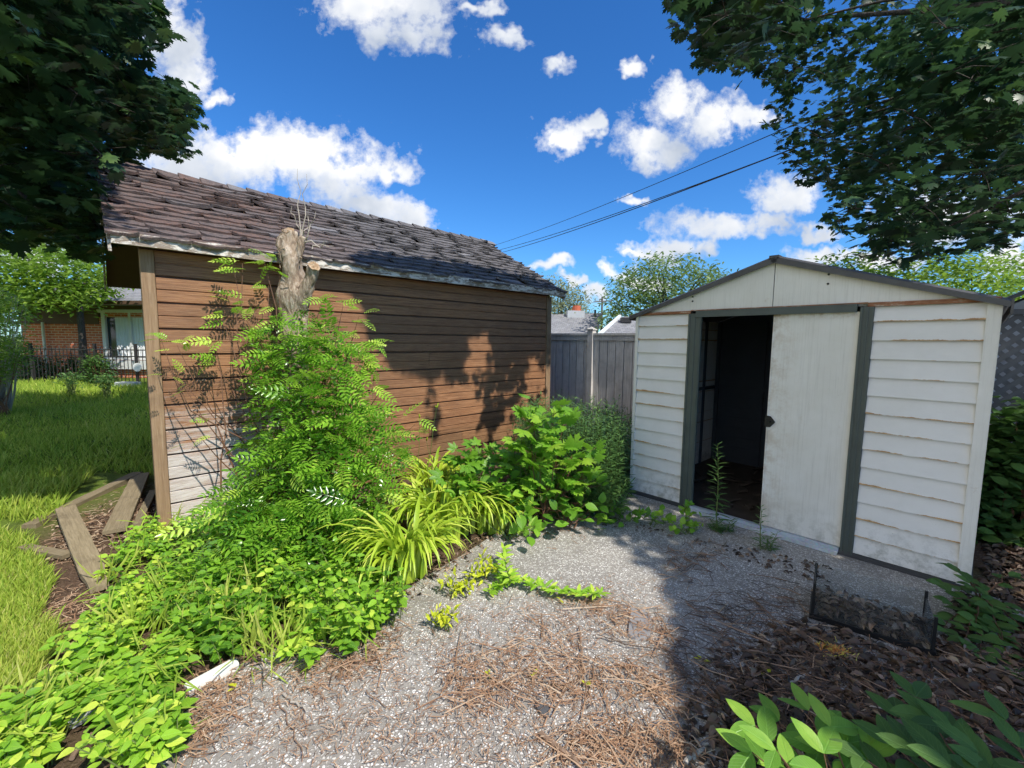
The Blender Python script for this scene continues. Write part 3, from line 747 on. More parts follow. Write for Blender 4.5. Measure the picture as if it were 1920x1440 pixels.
for i in range(n+1):
    x = fx0+(fx1-fx0)*i/n; jt = U(-.006, .006)+(.012 if rnd.random() < .12 else 0)
    vs += [(x, -OV-.022, EAVE_Z-.005+U(-.002, .002)), (x, -OV, EAVE_Z-.005), (x, -OV-.022+U(-.002, .002), EAVE_Z+.085+jt), (x, -OV, EAVE_Z+.085+jt)]
fs = []
for i in range(n):
    a = i*4; b = a+4; fs += [(a, b, b+2, a+2), (a+1, a+3, b+3, b+1), (a, a+1, b+1, b), (a+2, b+2, b+3, a+3)]
fs += [(0, 2, 3, 1), (n*4, n*4+1, n*4+3, n*4+2)]
mb.add(vs, fs); mb.build('fascia', 'fascia', ws)
# deck + soffit
mb = MB()
def slab(x0, x1, y0, y1, t0, t1):
    P = [(x0, y0, roofz(y0)+t0), (x1, y0, roofz(y0)+t0), (x1, y1, roofz(y1)+t0), (x0, y1, roofz(y1)+t0)]
    Q = [(a, b, c-t0+t1) for a, b, c in P]
    mb.add(P+Q, [(0, 3, 2, 1), (4, 5, 6, 7), (0, 1, 5, 4), (1, 2, 6, 5), (2, 3, 7, 6), (3, 0, 4, 7)])
slab(fx0+.01, fx1-.01, -OV+.002, RIDGE_D, -.05, -.005)
zr = roofz(RIDGE_D)
mb.add([(fx0+.01, RIDGE_D, zr-.05), (fx1-.01, RIDGE_D, zr-.05), (fx1-.01, DEPTH+OV, EAVE_Z), (fx0+.01, DEPTH+OV, EAVE_Z), (fx0+.01, RIDGE_D, zr), (fx1-.01, RIDGE_D, zr), (fx1-.01, DEPTH+OV, EAVE_Z+.05), (fx0+.01, DEPTH+OV, EAVE_Z+.05)],
       [(0, 1, 2, 3), (4, 7, 6, 5), (0, 3, 7, 4), (1, 5, 6, 2), (3, 2, 6, 7), (0, 4, 5, 1)])
mb.build('roof_deck', 'brownboard', ws)
# curled shingles, row by row
mb = MB(); L_ = (RIDGE_D+OV)*math.sqrt(1+sl*sl); rows = 17; ex = L_/rows
cs, sn = 1/math.sqrt(1+sl*sl), sl/math.sqrt(1+sl*sl)
def RP_(x, d, h): return (x, -OV+d*cs-h*sn, roofz(-OV)+d*sn+h*cs)     # d up the slope, h above it
for r in range(rows):
    x = fx0-.02-U(0, .3)
    rowt = U(.15, .6); ph = U(0, 6)
    while x < fx1+.005:
        w = rnd.choice([.30, .33, .36, .31, .5])*U(.9, 1.1)
        xa, xb = max(x, fx0-.03), min(x+w, fx1+.02)
        x += w+.003
        if xb-xa < .03: continue
        t = min(1, max(0, rowt+rnd.gauss(0, .13)+(.4 if rnd.random() < .06 else 0))); cl = max(0, rnd.gauss(.9, .7)); cr = max(0, rnd.gauss(.9, .7)); cm = max(0, rnd.gauss(.1, .4)); dn = U(-.016, .014)
        if rnd.random() < .07: dn += .05
        d0 = r*ex-.03+dn; K = 10; vs = []
        w1, w2 = U(0, 6), U(0, 6); wave = [.011*math.sin(w1+i*.75)+.007*math.sin(w2+i*1.9) for i in range(K+1)]
        for i in range(K+1):
            f = i/K; xx = xa+(xb-xa)*f
            lift = .017+.021*(cl*(1-f)**4+cr*f**4+cm*math.sin(math.pi*f)**2)
            yy = wave[i]
            vs += [RP_(xx, d0+yy, .002+lift*.8-.012), RP_(xx, d0+yy, .006+lift), RP_(xx, d0+ex*.5+yy, .014+.25*lift), RP_(xx, d0+ex*1.35, .008)]
        fs = [(i*4+j, (i+1)*4+j, (i+1)*4+j+1, i*4+j+1) for i in range(K) for j in range(3)]
        fs += [(0, 1, 2, 3), (K*4+3, K*4+2, K*4+1, K*4)]
        mb.add(vs, fs, t)
mb.build('shingles', 'shingle', ws)
# ridge caps
mb = MB(); x = fx0-.02
while x < fx1:
    w = U(.22, .3); t = rnd.random(); b = U(0, .014); yr = RIDGE_D
    mb.add([(x, yr-.12, roofz(yr-.12)+.03), (x, yr, zr+.045+b), (x, yr+.12, roofz(yr-.12)+.02), (x+w, yr-.12, roofz(yr-.12)+.022), (x+w, yr, zr+.03), (x+w, yr+.12, roofz(yr-.12)+.01)], [(0, 3, 4, 1), (1, 4, 5, 2), (0, 1, 2), (3, 5, 4)], t)
    x += w-.03
mb.build('ridge_cap', 'shingle', ws)
for x0 in (fx0-.018, fx1-.004):
    mb = MB()
    for y0, y1, za, zb in ((-OV-.0, RIDGE_D, roofz(-OV), zr), (DEPTH+OV, RIDGE_D, EAVE_Z+.06, zr)):
        mb.add([(x0, y0, za-.12), (x0, y1, zb-.12), (x0, y1, zb), (x0, y0, za), (x0+.02, y0, za-.12), (x0+.02, y1, zb-.12), (x0+.02, y1, zb), (x0+.02, y0, za)], [(0, 1, 2, 3), (7, 6, 5, 4), (0, 4, 5, 1), (3, 2, 6, 7), (0, 3, 7, 4), (1, 5, 6, 2)])
    mb.build('rake_board', 'fascia', ws)

# ------------------------------------------------------------------ metal shed
ms = thing('metal_shed', 'cream white metal garden shed with open sliding door and rust stained siding', 'shed', (ML[0], ML[1], 0), MANG)
TOPZ = 1.875; MD = 2.0; PEAK = 2.29
sgn = 1.0
# local x along the front, local +y inwards
inward = (-math.sin(MANG), math.cos(MANG))
jl0 = sM(1285, .9); jl1 = sM(1309, .9); dx0 = sM(1439, .9); dx1 = sM(1594, .9); jr1 = sM(1621, .9)
def lapwall(x0, x1, mat='siding'):
    mb = MB(); z = .045; k = 0
    while z < TOPZ-.01:
        z1 = min(z+PITCH, TOPZ)
        mb.add([(x0, -.023, z), (x1, -.023, z), (x1, -.001, z1), (x0, -.001, z1), (x0, 0.0, z+.004), (x1, 0.0, z+.004)], [(0, 1, 2, 3), (4, 5, 1, 0)], 0)
        z = z1; k += 1
    return mb
lapwall(.03, jl0).build('siding_panel', 'siding', ms)
lapwall(jr1, MLEN-.045).build('siding_panel', 'siding', ms)
# side walls, back wall
mb = MB(); mb.box(.004, .02, .01, MD, .03, TOPZ); mb.build('side_wall', 'siding', ms)
mb = MB()
z = .045
while z < TOPZ-.01:
    z1 = min(z+PITCH, TOPZ)
    mb.add([(MLEN+.014, .02, z), (MLEN+.014, MD, z), (MLEN, MD, z1), (MLEN, .02, z1), (MLEN, .02, z), (MLEN, MD, z)], [(0, 1, 2, 3), (4, 5, 1, 0)]); z = z1
mb.box(MLEN-.02, MLEN-.004, .01, MD, .03, TOPZ)
mb.build('side_wall', 'siding', ms)
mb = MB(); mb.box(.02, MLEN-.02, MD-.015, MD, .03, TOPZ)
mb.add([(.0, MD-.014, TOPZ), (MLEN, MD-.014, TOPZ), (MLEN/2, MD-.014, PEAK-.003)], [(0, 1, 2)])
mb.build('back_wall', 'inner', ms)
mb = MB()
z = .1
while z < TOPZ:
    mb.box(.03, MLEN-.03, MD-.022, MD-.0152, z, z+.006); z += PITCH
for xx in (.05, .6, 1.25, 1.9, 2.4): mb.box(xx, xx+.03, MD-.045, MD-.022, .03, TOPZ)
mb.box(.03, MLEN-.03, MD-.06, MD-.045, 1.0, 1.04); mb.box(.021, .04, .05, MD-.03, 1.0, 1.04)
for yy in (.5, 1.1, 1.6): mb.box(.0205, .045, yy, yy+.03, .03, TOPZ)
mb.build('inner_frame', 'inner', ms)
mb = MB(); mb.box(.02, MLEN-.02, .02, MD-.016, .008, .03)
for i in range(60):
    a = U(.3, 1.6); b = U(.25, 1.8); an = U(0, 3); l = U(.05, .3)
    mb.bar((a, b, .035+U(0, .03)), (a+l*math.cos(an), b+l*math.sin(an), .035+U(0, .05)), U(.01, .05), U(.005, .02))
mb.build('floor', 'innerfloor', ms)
# roof
mb = MB(); ox = .05
def rz(x): return PEAK-abs(x-MLEN/2)/(MLEN/2+ox)*(PEAK-TOPZ+.015)
for x0, x1 in ((-ox, MLEN/2), (MLEN/2, MLEN+ox)):
    a, b = rz(x0), rz(x1); y0, y1 = -.045, MD+.04
    mb.add([(x0, y0, a), (x1, y0, b), (x1, y1, b), (x0, y1, a), (x0, y0, a+.014), (x1, y0, b+.014), (x1, y1, b+.014), (x0, y1, a+.014)], [(0, 3, 2, 1), (4, 5, 6, 7), (0, 1, 5, 4), (1, 2, 6, 5), (2, 3, 7, 6), (3, 0, 4, 7)])
    nrb = 8
    for i in range(nrb):
        f = i/(nrb-1); yy = y0+.03+(y1-y0-.06)*f
        mb.add([(x0, yy-.02, a+.0145), (x1, yy-.02, b+.0145), (x1, yy, b+.03), (x0, yy, a+.03), (x0, yy+.02, a+.0145), (x1, yy+.02, b+.0145)], [(0, 1, 2, 3), (3, 2, 5, 4), (0, 3, 4), (1, 5, 2)])
mb.build('roof', 'metaldark', ms)
mb = MB()
for x0, x1 in ((-ox, MLEN/2+.02), (MLEN/2-.02, MLEN+ox)):
    mb.bar((x0, -.052, rz(x0)-.004), (x1, -.052, rz(x1)-.004), .014, .034)
mb.box(-ox-.012, -ox, -.06, MD+.04, TOPZ-.045, TOPZ+.01); mb.box(MLEN+ox, MLEN+ox+.012, -.06, MD+.04, TOPZ-.075, TOPZ+.01)
mb.box(MLEN+.0, MLEN+ox, -.05, MD, TOPZ-.012, TOPZ+.001)
mb.box(MLEN/2-.035, MLEN/2+.035, -.062, MD+.04, PEAK+.004, PEAK+.024)
mb.build('roof_trim', 'metaldark', ms)
GB = TOPZ+.028
for x0, x1 in ((-.01, MLEN/2-.003), (MLEN/2+.003, MLEN+.02)):
    P = [(x0, GB), (x1, GB), (x1, rz(x1)-.012), (x0, max(GB+.001, rz(x0)-.012))]
    mb = MB(); mb.add([(a, -.012, b) for a, b in P]+[(a, .0, b) for a, b in P], [(0, 1, 2, 3), (7, 6, 5, 4), (0, 4, 5, 1), (1, 5, 6, 2), (2, 6, 7, 3), (3, 7, 4, 0)])
    mb.build('gable_panel', 'gable', ms)
mb = MB(); mb.box(-.01, jl0+.02, -.028, -.013, TOPZ+.001, TOPZ+.027); mb.box(jr1-.04, MLEN+.01, -.028, -.013, TOPZ+.001, TOPZ+.03)
mb.box(jl0+.02, jr1-.04, -.020, -.0125, TOPZ+.024, TOPZ+.033)
mb.build('rail', 'rust', ms)
hx0, hx1 = sM(1305, TOPZ-.02), sM(1606, TOPZ)
mb = MB(); mb.box(hx0, hx1, -.040, -.022, TOPZ-.035, TOPZ+.023); mb.box(hx0, hx1, -.043, -.0405, TOPZ-.035, TOPZ-.027); mb.box(hx0, hx1, -.043, -.0405, TOPZ+.015, TOPZ+.023)
mb.build('door_header', 'greentrim', ms)
def jamb(x0, x1):
    mb = MB(); mb.box(x0, x1, -.024, -.0005, .02, TOPZ); w = x1-x0
    for f in (.12, .42, .52, .88): mb.box(x0+w*f-.006, x0+w*f+.006, -.031, -.0245, .02, TOPZ-.001)
    return mb.build('door_jamb', 'greentrim', ms)
jamb(jl0, jl1); jamb(dx1+.004, jr1)
# sliding door, half open
M['doorpaint'] = white_panel('door_paint', .5, (dx0, 1.79))
mb = MB(); mb.box(dx0, dx1+.03, -.004, .010, .055, TOPZ-.03)
mb.box(dx0, dx0+.010, -.010, -.0045, .055, TOPZ-.03); mb.box(dx1-.012, dx1+.003, -.010, -.0045, .055, TOPZ-.034)
door = mb.build('door', 'doorpaint', ms)
mb = MB(); hz = .955
mb.add([(dx0-.012, -.018, hz-.05), (dx0+.03, -.018, hz-.045), (dx0+.066, -.018, hz), (dx0+.03, -.018, hz+.045), (dx0-.012, -.018, hz+.05), (dx0-.012, -.011, hz-.05), (dx0+.03, -.011, hz-.045), (dx0+.066, -.011, hz), (dx0+.03, -.011, hz+.045), (dx0-.012, -.011, hz+.05)],
       [(0, 1, 2, 3, 4), (9, 8, 7, 6, 5), (0, 5, 6, 1), (1, 6, 7, 2), (2, 7, 8, 3), (3, 8, 9, 4), (4, 9, 5, 0)])
mb.box(dx0+.0, dx0+.03, -.034, -.0185, hz-.008, hz+.008)
mb.build('handle', 'black', door)
# corner trims
mb = MB(); mb.box(-.004, .028, -.022, -.0005, .03, TOPZ); mb.box(-.006, .003, -.0, .06, .03, TOPZ); mb.build('corner_trim', 'gable', ms)
mb = MB(); mb.box(MLEN-.046, MLEN+.016, -.026, -.0005, .03, TOPZ); mb.box(MLEN+.0145, MLEN+.019, -.026, .07, .03, TOPZ); mb.build('corner_trim', 'gable', ms)
# base channel and galvanised door sill
mb = MB()
mb.box(-.01, MLEN+.03, -.034, .004, .007, .022); mb.box(-.01, MLEN+.03, -.03, -.018, .0221, .040); mb.box(MLEN+.015, MLEN+.03, .004, MD, .007, .04); mb.box(-.012, .004, .004, MD, .007, .04)
mb.build('base_rail', 'metaldark', ms)
tx1 = sM(1580, .03)
mb = MB(); mb.box(jl1-.03, tx1, -.078, -.036, .022, .029); mb.box(jl1-.03, tx1, -.0355, -.030, .022, .052); mb.box(jl1-.03, tx1, -.090, -.0785, .010, .040)
mb.box(jl1-.03, tx1, -.029, .012, .041, .050)
mb.build('door_sill', 'galv', ms)
for x, z in ((.58, 2.03), (.58, 1.99), (1.62, 2.13), (1.62, 2.06)): MB().tube([(x, -.0175, z), (x, -.011, z)], .008, 8).build('screw', 'black', ms)

# ------------------------------------------------------------------ maple crowns
RPOLY = [(1250, -140), (1240, 30), (1262, 62), (1292, 55), (1300, 125), (1318, 118), (1330, 100), (1378, 130), (1398, 150), (1436, 140), (1440, 190), (1412, 210), (1440, 235), (1447, 265), (1455, 295), (1480, 300), (1490, 330), (1545, 335), (1562, 362), (1525, 400), (1535, 425), (1578, 440), (1600, 462), (1680, 478), (1800, 462), (1880, 440), (1925, 400), (1980, 300), (1980, -140)]
LPOLY = [(-60, -140), (262, -140), (268, 10), (292, 40), (300, 96), (262, 100), (268, 118), (235, 120), (240, 160), (262, 168), (290, 160), (335, 172), (368, 235), (335, 250), (352, 305), (310, 300), (245, 290), (240, 330), (195, 345), (190, 380), (190, 440), (200, 500), (150, 500), (100, 475), (40, 470), (-60, 500)]
LPOLY2 = [(330, -140), (405, -140), (400, 2), (345, 2)]
def spray(L, tw, c, n=13, R_=.32, size=(.10, .17), out=None, droop=.35):
    d = out or rdir(0, .3)
    for i in range(n):
        p = (c[0]+rnd.gauss(0, R_*.5), c[1]+rnd.gauss(0, R_*.5), c[2]+rnd.gauss(0, R_*.3))
        a = rdir(-droop, .35); a = vnorm((a[0]+d[0]*.6, a[1]+d[1]*.6, a[2]))
        nn = vnorm((U(-.5, .5), U(-.5, .5), 1.0))
        L.add(p, a, nn, U(*size), min(1, max(0, rnd.gauss(.35, .22))))
        if tw is not None and i % 3 == 0 and crown_ok(p, TP) and crown_ok(c, TP): tw.tube([c, ((c[0]+p[0])/2, (c[1]+p[1])/2, (c[2]+p[2])/2+.02), p], [.006, .004, .002], 3, 0, False)
def crown_ok(p, POLYS):
    if p[1] > .1:
        x, y = proj(*p)
        if -40 < x < 1960 and -40 < y < 1480:
            return any(inpoly(x, y, Q) for Q in POLYS)
    return True
def make_maple(label, POLYS, trunk, seed, frame_n, depth, shade, shade_n, extra_n, extra_box, hub, tint=.35, limbs=14):
    global rnd
    rnd = random.Random(seed)
    global TP
    TP = POLYS
    t = thing('maple_tree', label, 'tree', trunk)
    L = Leaves(); tw = MB(); cs = []
    tries = 0
    while len(cs) < frame_n and tries < frame_n*60:
        tries += 1
        x, y = samp(POLYS[0] if U(0, 1) < .985 or len(POLYS) == 1 else POLYS[1], rnd)
        p = at(x, y, U(*depth))
        if not lit_ok(p): continue
        cs.append(p)
    forced = []
    if len(POLYS) > 1:
        for _ in range(110):
            x, y = samp([(235, 160), (335, 172), (368, 235), (335, 250), (352, 305), (310, 300), (245, 290)], rnd)
            p = at(x, y, U(6, 9.5))
            cs.append(p); forced.append(p)
    k = 0; tries = 0
    while k < shade_n and tries < shade_n*60:
        tries += 1
        x, y = samp(shade[rnd.choice((0, 0, 1, 1, 1, 1, 2))] if len(shade) == 3 else rnd.choice(shade), rnd)
        if y < 655: # wall points
            r = ray(x, y); den = r[0]*wn[0]+r[1]*wn[1]; tt = (WL[0]*wn[0]+WL[1]*wn[1])/den; q = (r[0]*tt, r[1]*tt, H+r[2]*tt)
        else:
            g_ = G(x, y); q = (g_[0], g_[1], 0)
            o_ = (q[0]-WL[0])*wn[0]+(q[1]-WL[1])*wn[1]; s_ = (q[0]-WL[0])*wu[0]+(q[1]-WL[1])*wu[1]
            if o_ < 0 and 0 < s_ < WLEN:      # seen on the wall instead of the ground
                r = ray(x, y); den = r[0]*wn[0]+r[1]*wn[1]; tt = (WL[0]*wn[0]+WL[1]*wn[1])/den; q = (r[0]*tt, r[1]*tt, H+r[2]*tt)
        zt = U(3.4, 8.0); h = (zt-q[2])/SDIR[2]
        p = (q[0]+SDIR[0]*h, q[1]+SDIR[1]*h, zt)
        if not crown_ok(p, POLYS) or not lit_ok(p): continue
        cs.append(p); k += 1
    k = 0; tries = 0
    while k < extra_n and tries < extra_n*40:
        tries += 1
        b = extra_box; p = (U(b[0], b[1]), U(b[2], b[3]), U(b[4], b[5]))
        if not crown_ok(p, POLYS) or not lit_ok(p): continue
        cs.append(p); k += 1
    for c in cs:
        vis = crown_ok(c, POLYS) and c[1] > .3 and inframe(c, 0)
        spray(L, tw if U(0, 1) < .4 else None, c, 13 if vis else 10, .34, (.09, .155) if c[1] < 6 else (.10, .165))
    # keep the silhouette: leaves straying far into the open sky are dropped
    keep = []
    for i, p in enumerate(L.p):
        if not lit_ok(p) and not (forced and 5.5 < p[1] and 215 < proj(*p)[0] < 400): continue
        x, y = proj(*p)
        if p[1] > .3 and -60 < x < 1980 and -110 < y < 1440:
            if not any(inpoly(x, y, Q) or inpoly(x+U(-16, 16), y+U(-16, 16), Q) for Q in POLYS): continue
        keep.append(i)
    for a in ('p', 'a', 'n', 's', 't'): setattr(L, a, [getattr(L, a)[i] for i in keep])
    o = L.build('crown', 'maple', 'maple'); o.parent = t; o.location = (-trunk[0], -trunk[1], -trunk[2])
    mb = MB(); mb.tube([(0, 0, -.1), (.05, .0, .5), (0, .05, 1.6), (hub[0]-trunk[0], hub[1]-trunk[1], hub[2])], [.38, .28, .24, .2], 12, 0, True, .06)
    mb.build('trunk', 'bark', t, True)
    lb = MB()
    far = [c for c in sorted(cs, key=lambda c: rnd.random()) if not (hit(c)[2] > .02 and hit(c)[1] < 9)][:limbs]
    for c in far:
        q = curve(hub, c, 7, .5, .12)
        ok = all(crown_ok(p, POLYS) and crown_ok(tuple((a_+b_)/2 for a_, b_ in zip(p, q2)), POLYS) for p, q2 in zip(q, q[1:]))
        if not ok: continue
        lb.tube([tuple(a-b for a, b in zip(p, trunk)) for p in q], [.09, .075, .06, .048, .036, .026, .016, .008], 6, 0, False, .08)
    for v in tw.v: pass
    lb.add([tuple(a-b for a, b in zip(p, trunk)) for p in tw.v], tw.f)
    lb.build('branches', 'bark', t, True)
    print('crown sprays', len(cs), 'leaves', len(L.p))
    return t
SHR = [[(990, 955), (1185, 925), (1800, 1085), (1950, 1150), (2300, 1300), (1950, 1440), (1300, 1440), (1295, 1300), (1275, 1230), (1290, 1150), (1250, 1080), (1170, 1010)],
       [(660, 505), (750, 470), (850, 475), (905, 470), (1030, 545), (1020, 760), (830, 850), (800, 740), (760, 700), (700, 640)],
       [(1500, 1250), (1920, 1250), (2400, 1600), (1500, 1600)]]
SHL = [[(-300, 785), (275, 785), (283, 885), (100, 960), (-300, 1020)], [(-300, 785), (100, 785), (0, 1000), (-300, 1020)]]
make_maple('large dark maple overhanging the white metal shed from the right', [RPOLY], (8.6, 2.2, 0), 21, 840, (3.5, 12.0), SHR, 1450, 160, (4, 10, -2, 7, 3.5, 8.5), (8.0, 2.6, 3.4), limbs=60)
make_maple('large dark maple overhanging the left end of the wooden shed', [LPOLY, LPOLY2], (-8.4, 3.2, 0), 22, 720, (3.6, 9.0), SHL, 620, 100, (-9, -4, -1, 7, 4, 8.5), (-7.8, 3.6, 3.4), limbs=50)

# ------------------------------------------------------------------ background trees
def blob_tree(name, label, P, Y, dY, n, size, mat, base_px, tmpl='dia', limbs=16, group=None, trunk_r=.12, hubf=.45, seed=5, dens=.0, cl=9, R_=None, tgauss=.45):
    global rnd
    rnd = random.Random(seed)
    bx = at(base_px, 640, Y)[0]; base = (bx, Y, 0)
    t = thing(name, label, 'tree', base, 0, group)
    L = Leaves(); cs = []
    R_ = R_ or size*2.2
    for _ in range(n//cl):
        x, y = samp(P, rnd); yy = Y+U(-dY, dY); c = at(x, y, yy); cs.append(c)
        tt = rnd.gauss(tgauss, .18)
        for k in range(cl):
            p = (c[0]+rnd.gauss(0, R_*.5), c[1]+rnd.gauss(0, R_*.5), max(.02, c[2]+rnd.gauss(0, R_*.35)))
            L.add(p, rdir(-.25, .5), vnorm((U(-.7, .7), U(-.7, .7), 1)), size*U(.7, 1.3), min(1, max(0, tt+U(-.2, .2))))
    o = L.build('crown', tmpl, mat, t); o.location = (-base[0], -base[1], 0)
    zt = max(c[2] for c in cs); hub = (0, 0, zt*hubf)
    mb = MB(); mb.tube([(0, 0, -.2), (.02, 0, zt*hubf*.5), hub], [trunk_r*1.4, trunk_r, trunk_r*.8], 8, 0, True, .05); mb.build('trunk', 'bark', t, True)
    lb = MB()
    for c in rnd.sample(cs, min(limbs, len(cs))):
        q = curve((base[0], base[1], zt*hubf*.8), c, 5, 0, trunk_r*.8)
        lb.tube([(p[0]-base[0], p[1]-base[1], p[2]) for p in q], [trunk_r*.6, trunk_r*.5, trunk_r*.38, trunk_r*.27, trunk_r*.16, trunk_r*.06], 4, 0, False)
    lb.build('branches', 'bark', t, True)
    return t
blob_tree('leafy_tree', 'light green leafy tree rising beyond the grey roofs, nearest the utility pole', [(1128, 590), (1140, 560), (1135, 540), (1160, 520), (1165, 500), (1200, 490), (1220, 478), (1270, 476), (1300, 480), (1330, 490), (1358, 500), (1362, 560), (1360, 620), (1130, 620)], 38, 4, 9000, .42, 'farleaf', 1250, 'dia', 18, trunk_r=.3, R_=.9, seed=31)
blob_tree('silver_tree', 'silvery sparse tree behind the chimney, beside the wooden shed roof', [(1015, 600), (1020, 530), (1030, 515), (1045, 525), (1060, 532), (1068, 525), (1078, 540), (1090, 545), (1098, 560), (1103, 575), (1098, 605), (1060, 625), (1015, 625)], 42, 3, 4200, .34, 'silverleaf', 1055, 'dia', 10, trunk_r=.22, R_=.9, seed=32)
blob_tree('leafy_tree', 'bright yellow green tree showing above the right slope of the metal shed roof', [(1535, 470), (1590, 462), (1640, 480), (1700, 485), (1740, 465), (1780, 458), (1830, 462), (1860, 475), (1925, 455), (1960, 500), (1960, 620), (1535, 600)], 11, 1.6, 9500, .16, 'limeleaf', 1760, 'dia', 18, trunk_r=.12, R_=.45, seed=33, tgauss=.5)
blob_tree('leafy_tree', 'sunlit small tree in front of the red brick house', [(-60, 470), (60, 478), (120, 478), (150, 510), (200, 505), (225, 540), (190, 570), (160, 590), (130, 596), (100, 588), (60, 592), (20, 620), (-60, 640)], 13.3, 1.1, 8600, .19, 'limeleaf', 150, 'dia', 20, trunk_r=.09, R_=.42, seed=34, hubf=.75, tgauss=.33)

# ------------------------------------------------------------------ shrubs on the left by the iron fence
def shrub(name, label, P, Y, dY, n, size, mat, tmpl='dia', group=None, seed=3, stemmat='palestem', stems=24, cat='shrub', pale=False, tg=.45):
    global rnd
    rnd = random.Random(seed)
    cx = sum(p[0] for p in P)/len(P); b = at(cx, 700, Y); base = (b[0], Y, 0)
    t = thing(name, label, cat, base, 0, group); L = Leaves(); cs = []
    for _ in range(n//6):
        x, y = samp(P, rnd); c = at(x, y, Y+U(-dY, dY)); c = (c[0], c[1], max(.03, c[2])); cs.append(c); tt = rnd.gauss(tg, .2)
        for k in range(6):
            p = (c[0]+rnd.gauss(0, size), c[1]+rnd.gauss(0, size), max(.02, c[2]+rnd.gauss(0, size*.7)))
            L.add(p, rdir(.1, .6), vnorm((U(-.7, .7), U(-.7, .7), 1)), size*U(.7, 1.3), min(1, max(0, tt+U(-.15, .15))))
    o = L.build('foliage', tmpl, mat, t); o.location = (-base[0], -base[1], 0)
    mb = MB()
    for c in rnd.sample(cs, min(stems, len(cs))):
        q = curve((base[0]+U(-.1, .1), base[1]+U(-.1, .1), 0), c, 4, 0, .05)
        mb.tube([(p[0]-base[0], p[1]-base[1], p[2]) for p in q], [.014, .011, .009, .006, .003], 4, 0, False)
    mb.build('stems', stemmat, t)
    return t
shrub('shrub', 'bush with bare pale branches at the left edge in front of the brick house', [(-80, 600), (-20, 560), (30, 575), (60, 610), (50, 650), (-80, 680)], 8.5, .5, 1500, .09, 'limeleaf', seed=41, stems=60, tg=.4)
shrub('shrub', 'low green bush at the left edge beneath the pale branches', [(-80, 650), (20, 655), (60, 668), (50, 690), (20, 735), (-80, 760)], 8.2, .5, 3200, .085, 'limeleaf', seed=42, stems=16, stemmat='redstem', tg=.3)
shrub('shrub', 'dark ivy covered bush behind the iron fence below the brick wall', [(40, 700), (100, 690), (160, 690), (200, 700), (215, 740), (30, 745)], 13.9, .3, 3200, .13, 'ivy', seed=43, stemmat='redstem')
shrub('shrub', 'dark bush climbing the fence between brick wall and window', [(160, 690), (185, 682), (200, 692), (205, 735), (155, 740)], 12.6, .2, 900, .11, 'darkleaf', seed=44, stemmat='redstem')
shrub('weed_clump', 'small bright weed at the foot of the iron fence', [(183, 738), (190, 722), (205, 720), (215, 738)], 10.5, .15, 420, .08, 'weed', seed=45, stemmat='stem', cat='weed')
shrub('weed_clump', 'green weed tuft left of the small bright one at the iron fence', [(118, 738), (125, 718), (140, 722), (143, 740)], 10.5, .15, 300, .08, 'weed', seed=46, stemmat='stem', cat='weed')

# ------------------------------------------------------------------ brick house on the left
HY = 15.2
hx0 = at(38, 640, HY)[0]; hx1 = hx0+9.5
bh = thing('brick_house', 'red brick bungalow with grey roof and a curtained white window', 'house', (hx0, HY, 0), math.radians(-2))
def hz(y, x=150): return at(x, y, HY)[2]
W = hx1-hx0; ez = hz(612)
mb = MB()
wx0 = at(196, 640, HY)[0]-hx0; wx1 = wx0+1.75; wz0, wz1 = hz(690, 230), hz(603, 230)
mb.box(0, wx0, 0, .2, 0, ez); mb.box(wx1, W, 0, .2, 0, ez); mb.box(wx0, wx1, 0, .2, 0, wz0); mb.box(wx0, wx1, 0, .2, wz1, ez)
mb.box(0, .2, .2, 7, 0, ez); mb.box(W-.2, W, .2, 7, 0, ez); mb.box(.2, W-.2, 6.8, 7, 0, ez)
mb.build('wall', 'brick', bh)
mb = MB(); mb.box(-.02, wx0-.1, -.03, .18, ez-.25, hz(585)); mb.box(wx0-.0999, W, -.031, .18, wz1+.12, hz(585)); mb.build('soffit_band', 'brownboard', bh)
wnd = MB()
for a in ((wx0, wx0+.12, wz0, wz1), (wx1-.12, wx1, wz0, wz1)): wnd.box(a[0], a[1], -.03, .06, a[2], a[3])
wnd.box(wx0-.12, wx1+.1, -.045, .06, wz1, wz1+.11); wnd.box(wx0+.12, wx1-.12, -.03, .06, wz0, wz0+.07); wnd.box(wx0+.95, wx0+1.02, -.02, .06, wz0+.07, wz1)
wo = wnd.build('window', 'white', bh)
MB().box(wx0-.05, wx1+.05, -.12, -.031, wz0-.32, wz0-.02).build('sill', 'white', wo)
MB().box(wx0+.12, wx1-.12, .07, .08, wz0+.07, wz1).build('pane', 'pane', wo)
mb = MB(); n = 60; vs = []
for i in range(n+1):
    x = wx0+.42+(wx1-wx0-.54)*i/n; y = .045+.02*math.sin(i*1.3)
    if i % 1 == 0: vs += [(x, y, wz0+.09), (x, y, wz1-.1)]
mb.add(vs, [(i*2, i*2+2, i*2+3, i*2+1) for i in range(n)]); mb.build('curtain', 'curtain', wo, True)
mb = MB(); e0 = hz(584); r0 = hz(556); 
mb.add([(-.6, -.6, e0), (W+.4, -.6, e0), (W+.4, 3.4, r0+1.0), (1.6, 3.4, r0+1.0), (-.6, 7.6, e0), (W+.4, 7.6, e0), (-.6, -.6, e0-.12), (W+.4, -.6, e0-.12), (W+.4, 7.6, e0-.12), (-.6, 7.6, e0-.12)],
       [(0, 1, 2, 3), (0, 3, 4), (3, 2, 5, 4), (6, 9, 8, 7), (0, 6, 7, 1), (0, 4, 9, 6), (1, 7, 8, 5, 2), (4, 5, 8, 9)])
mb.build('roof', 'greyroof', bh)
MB().box(-.62, W+.4, -.72, -.605, e0-.13, e0-.01).build('gutter', 'brownboard', bh)
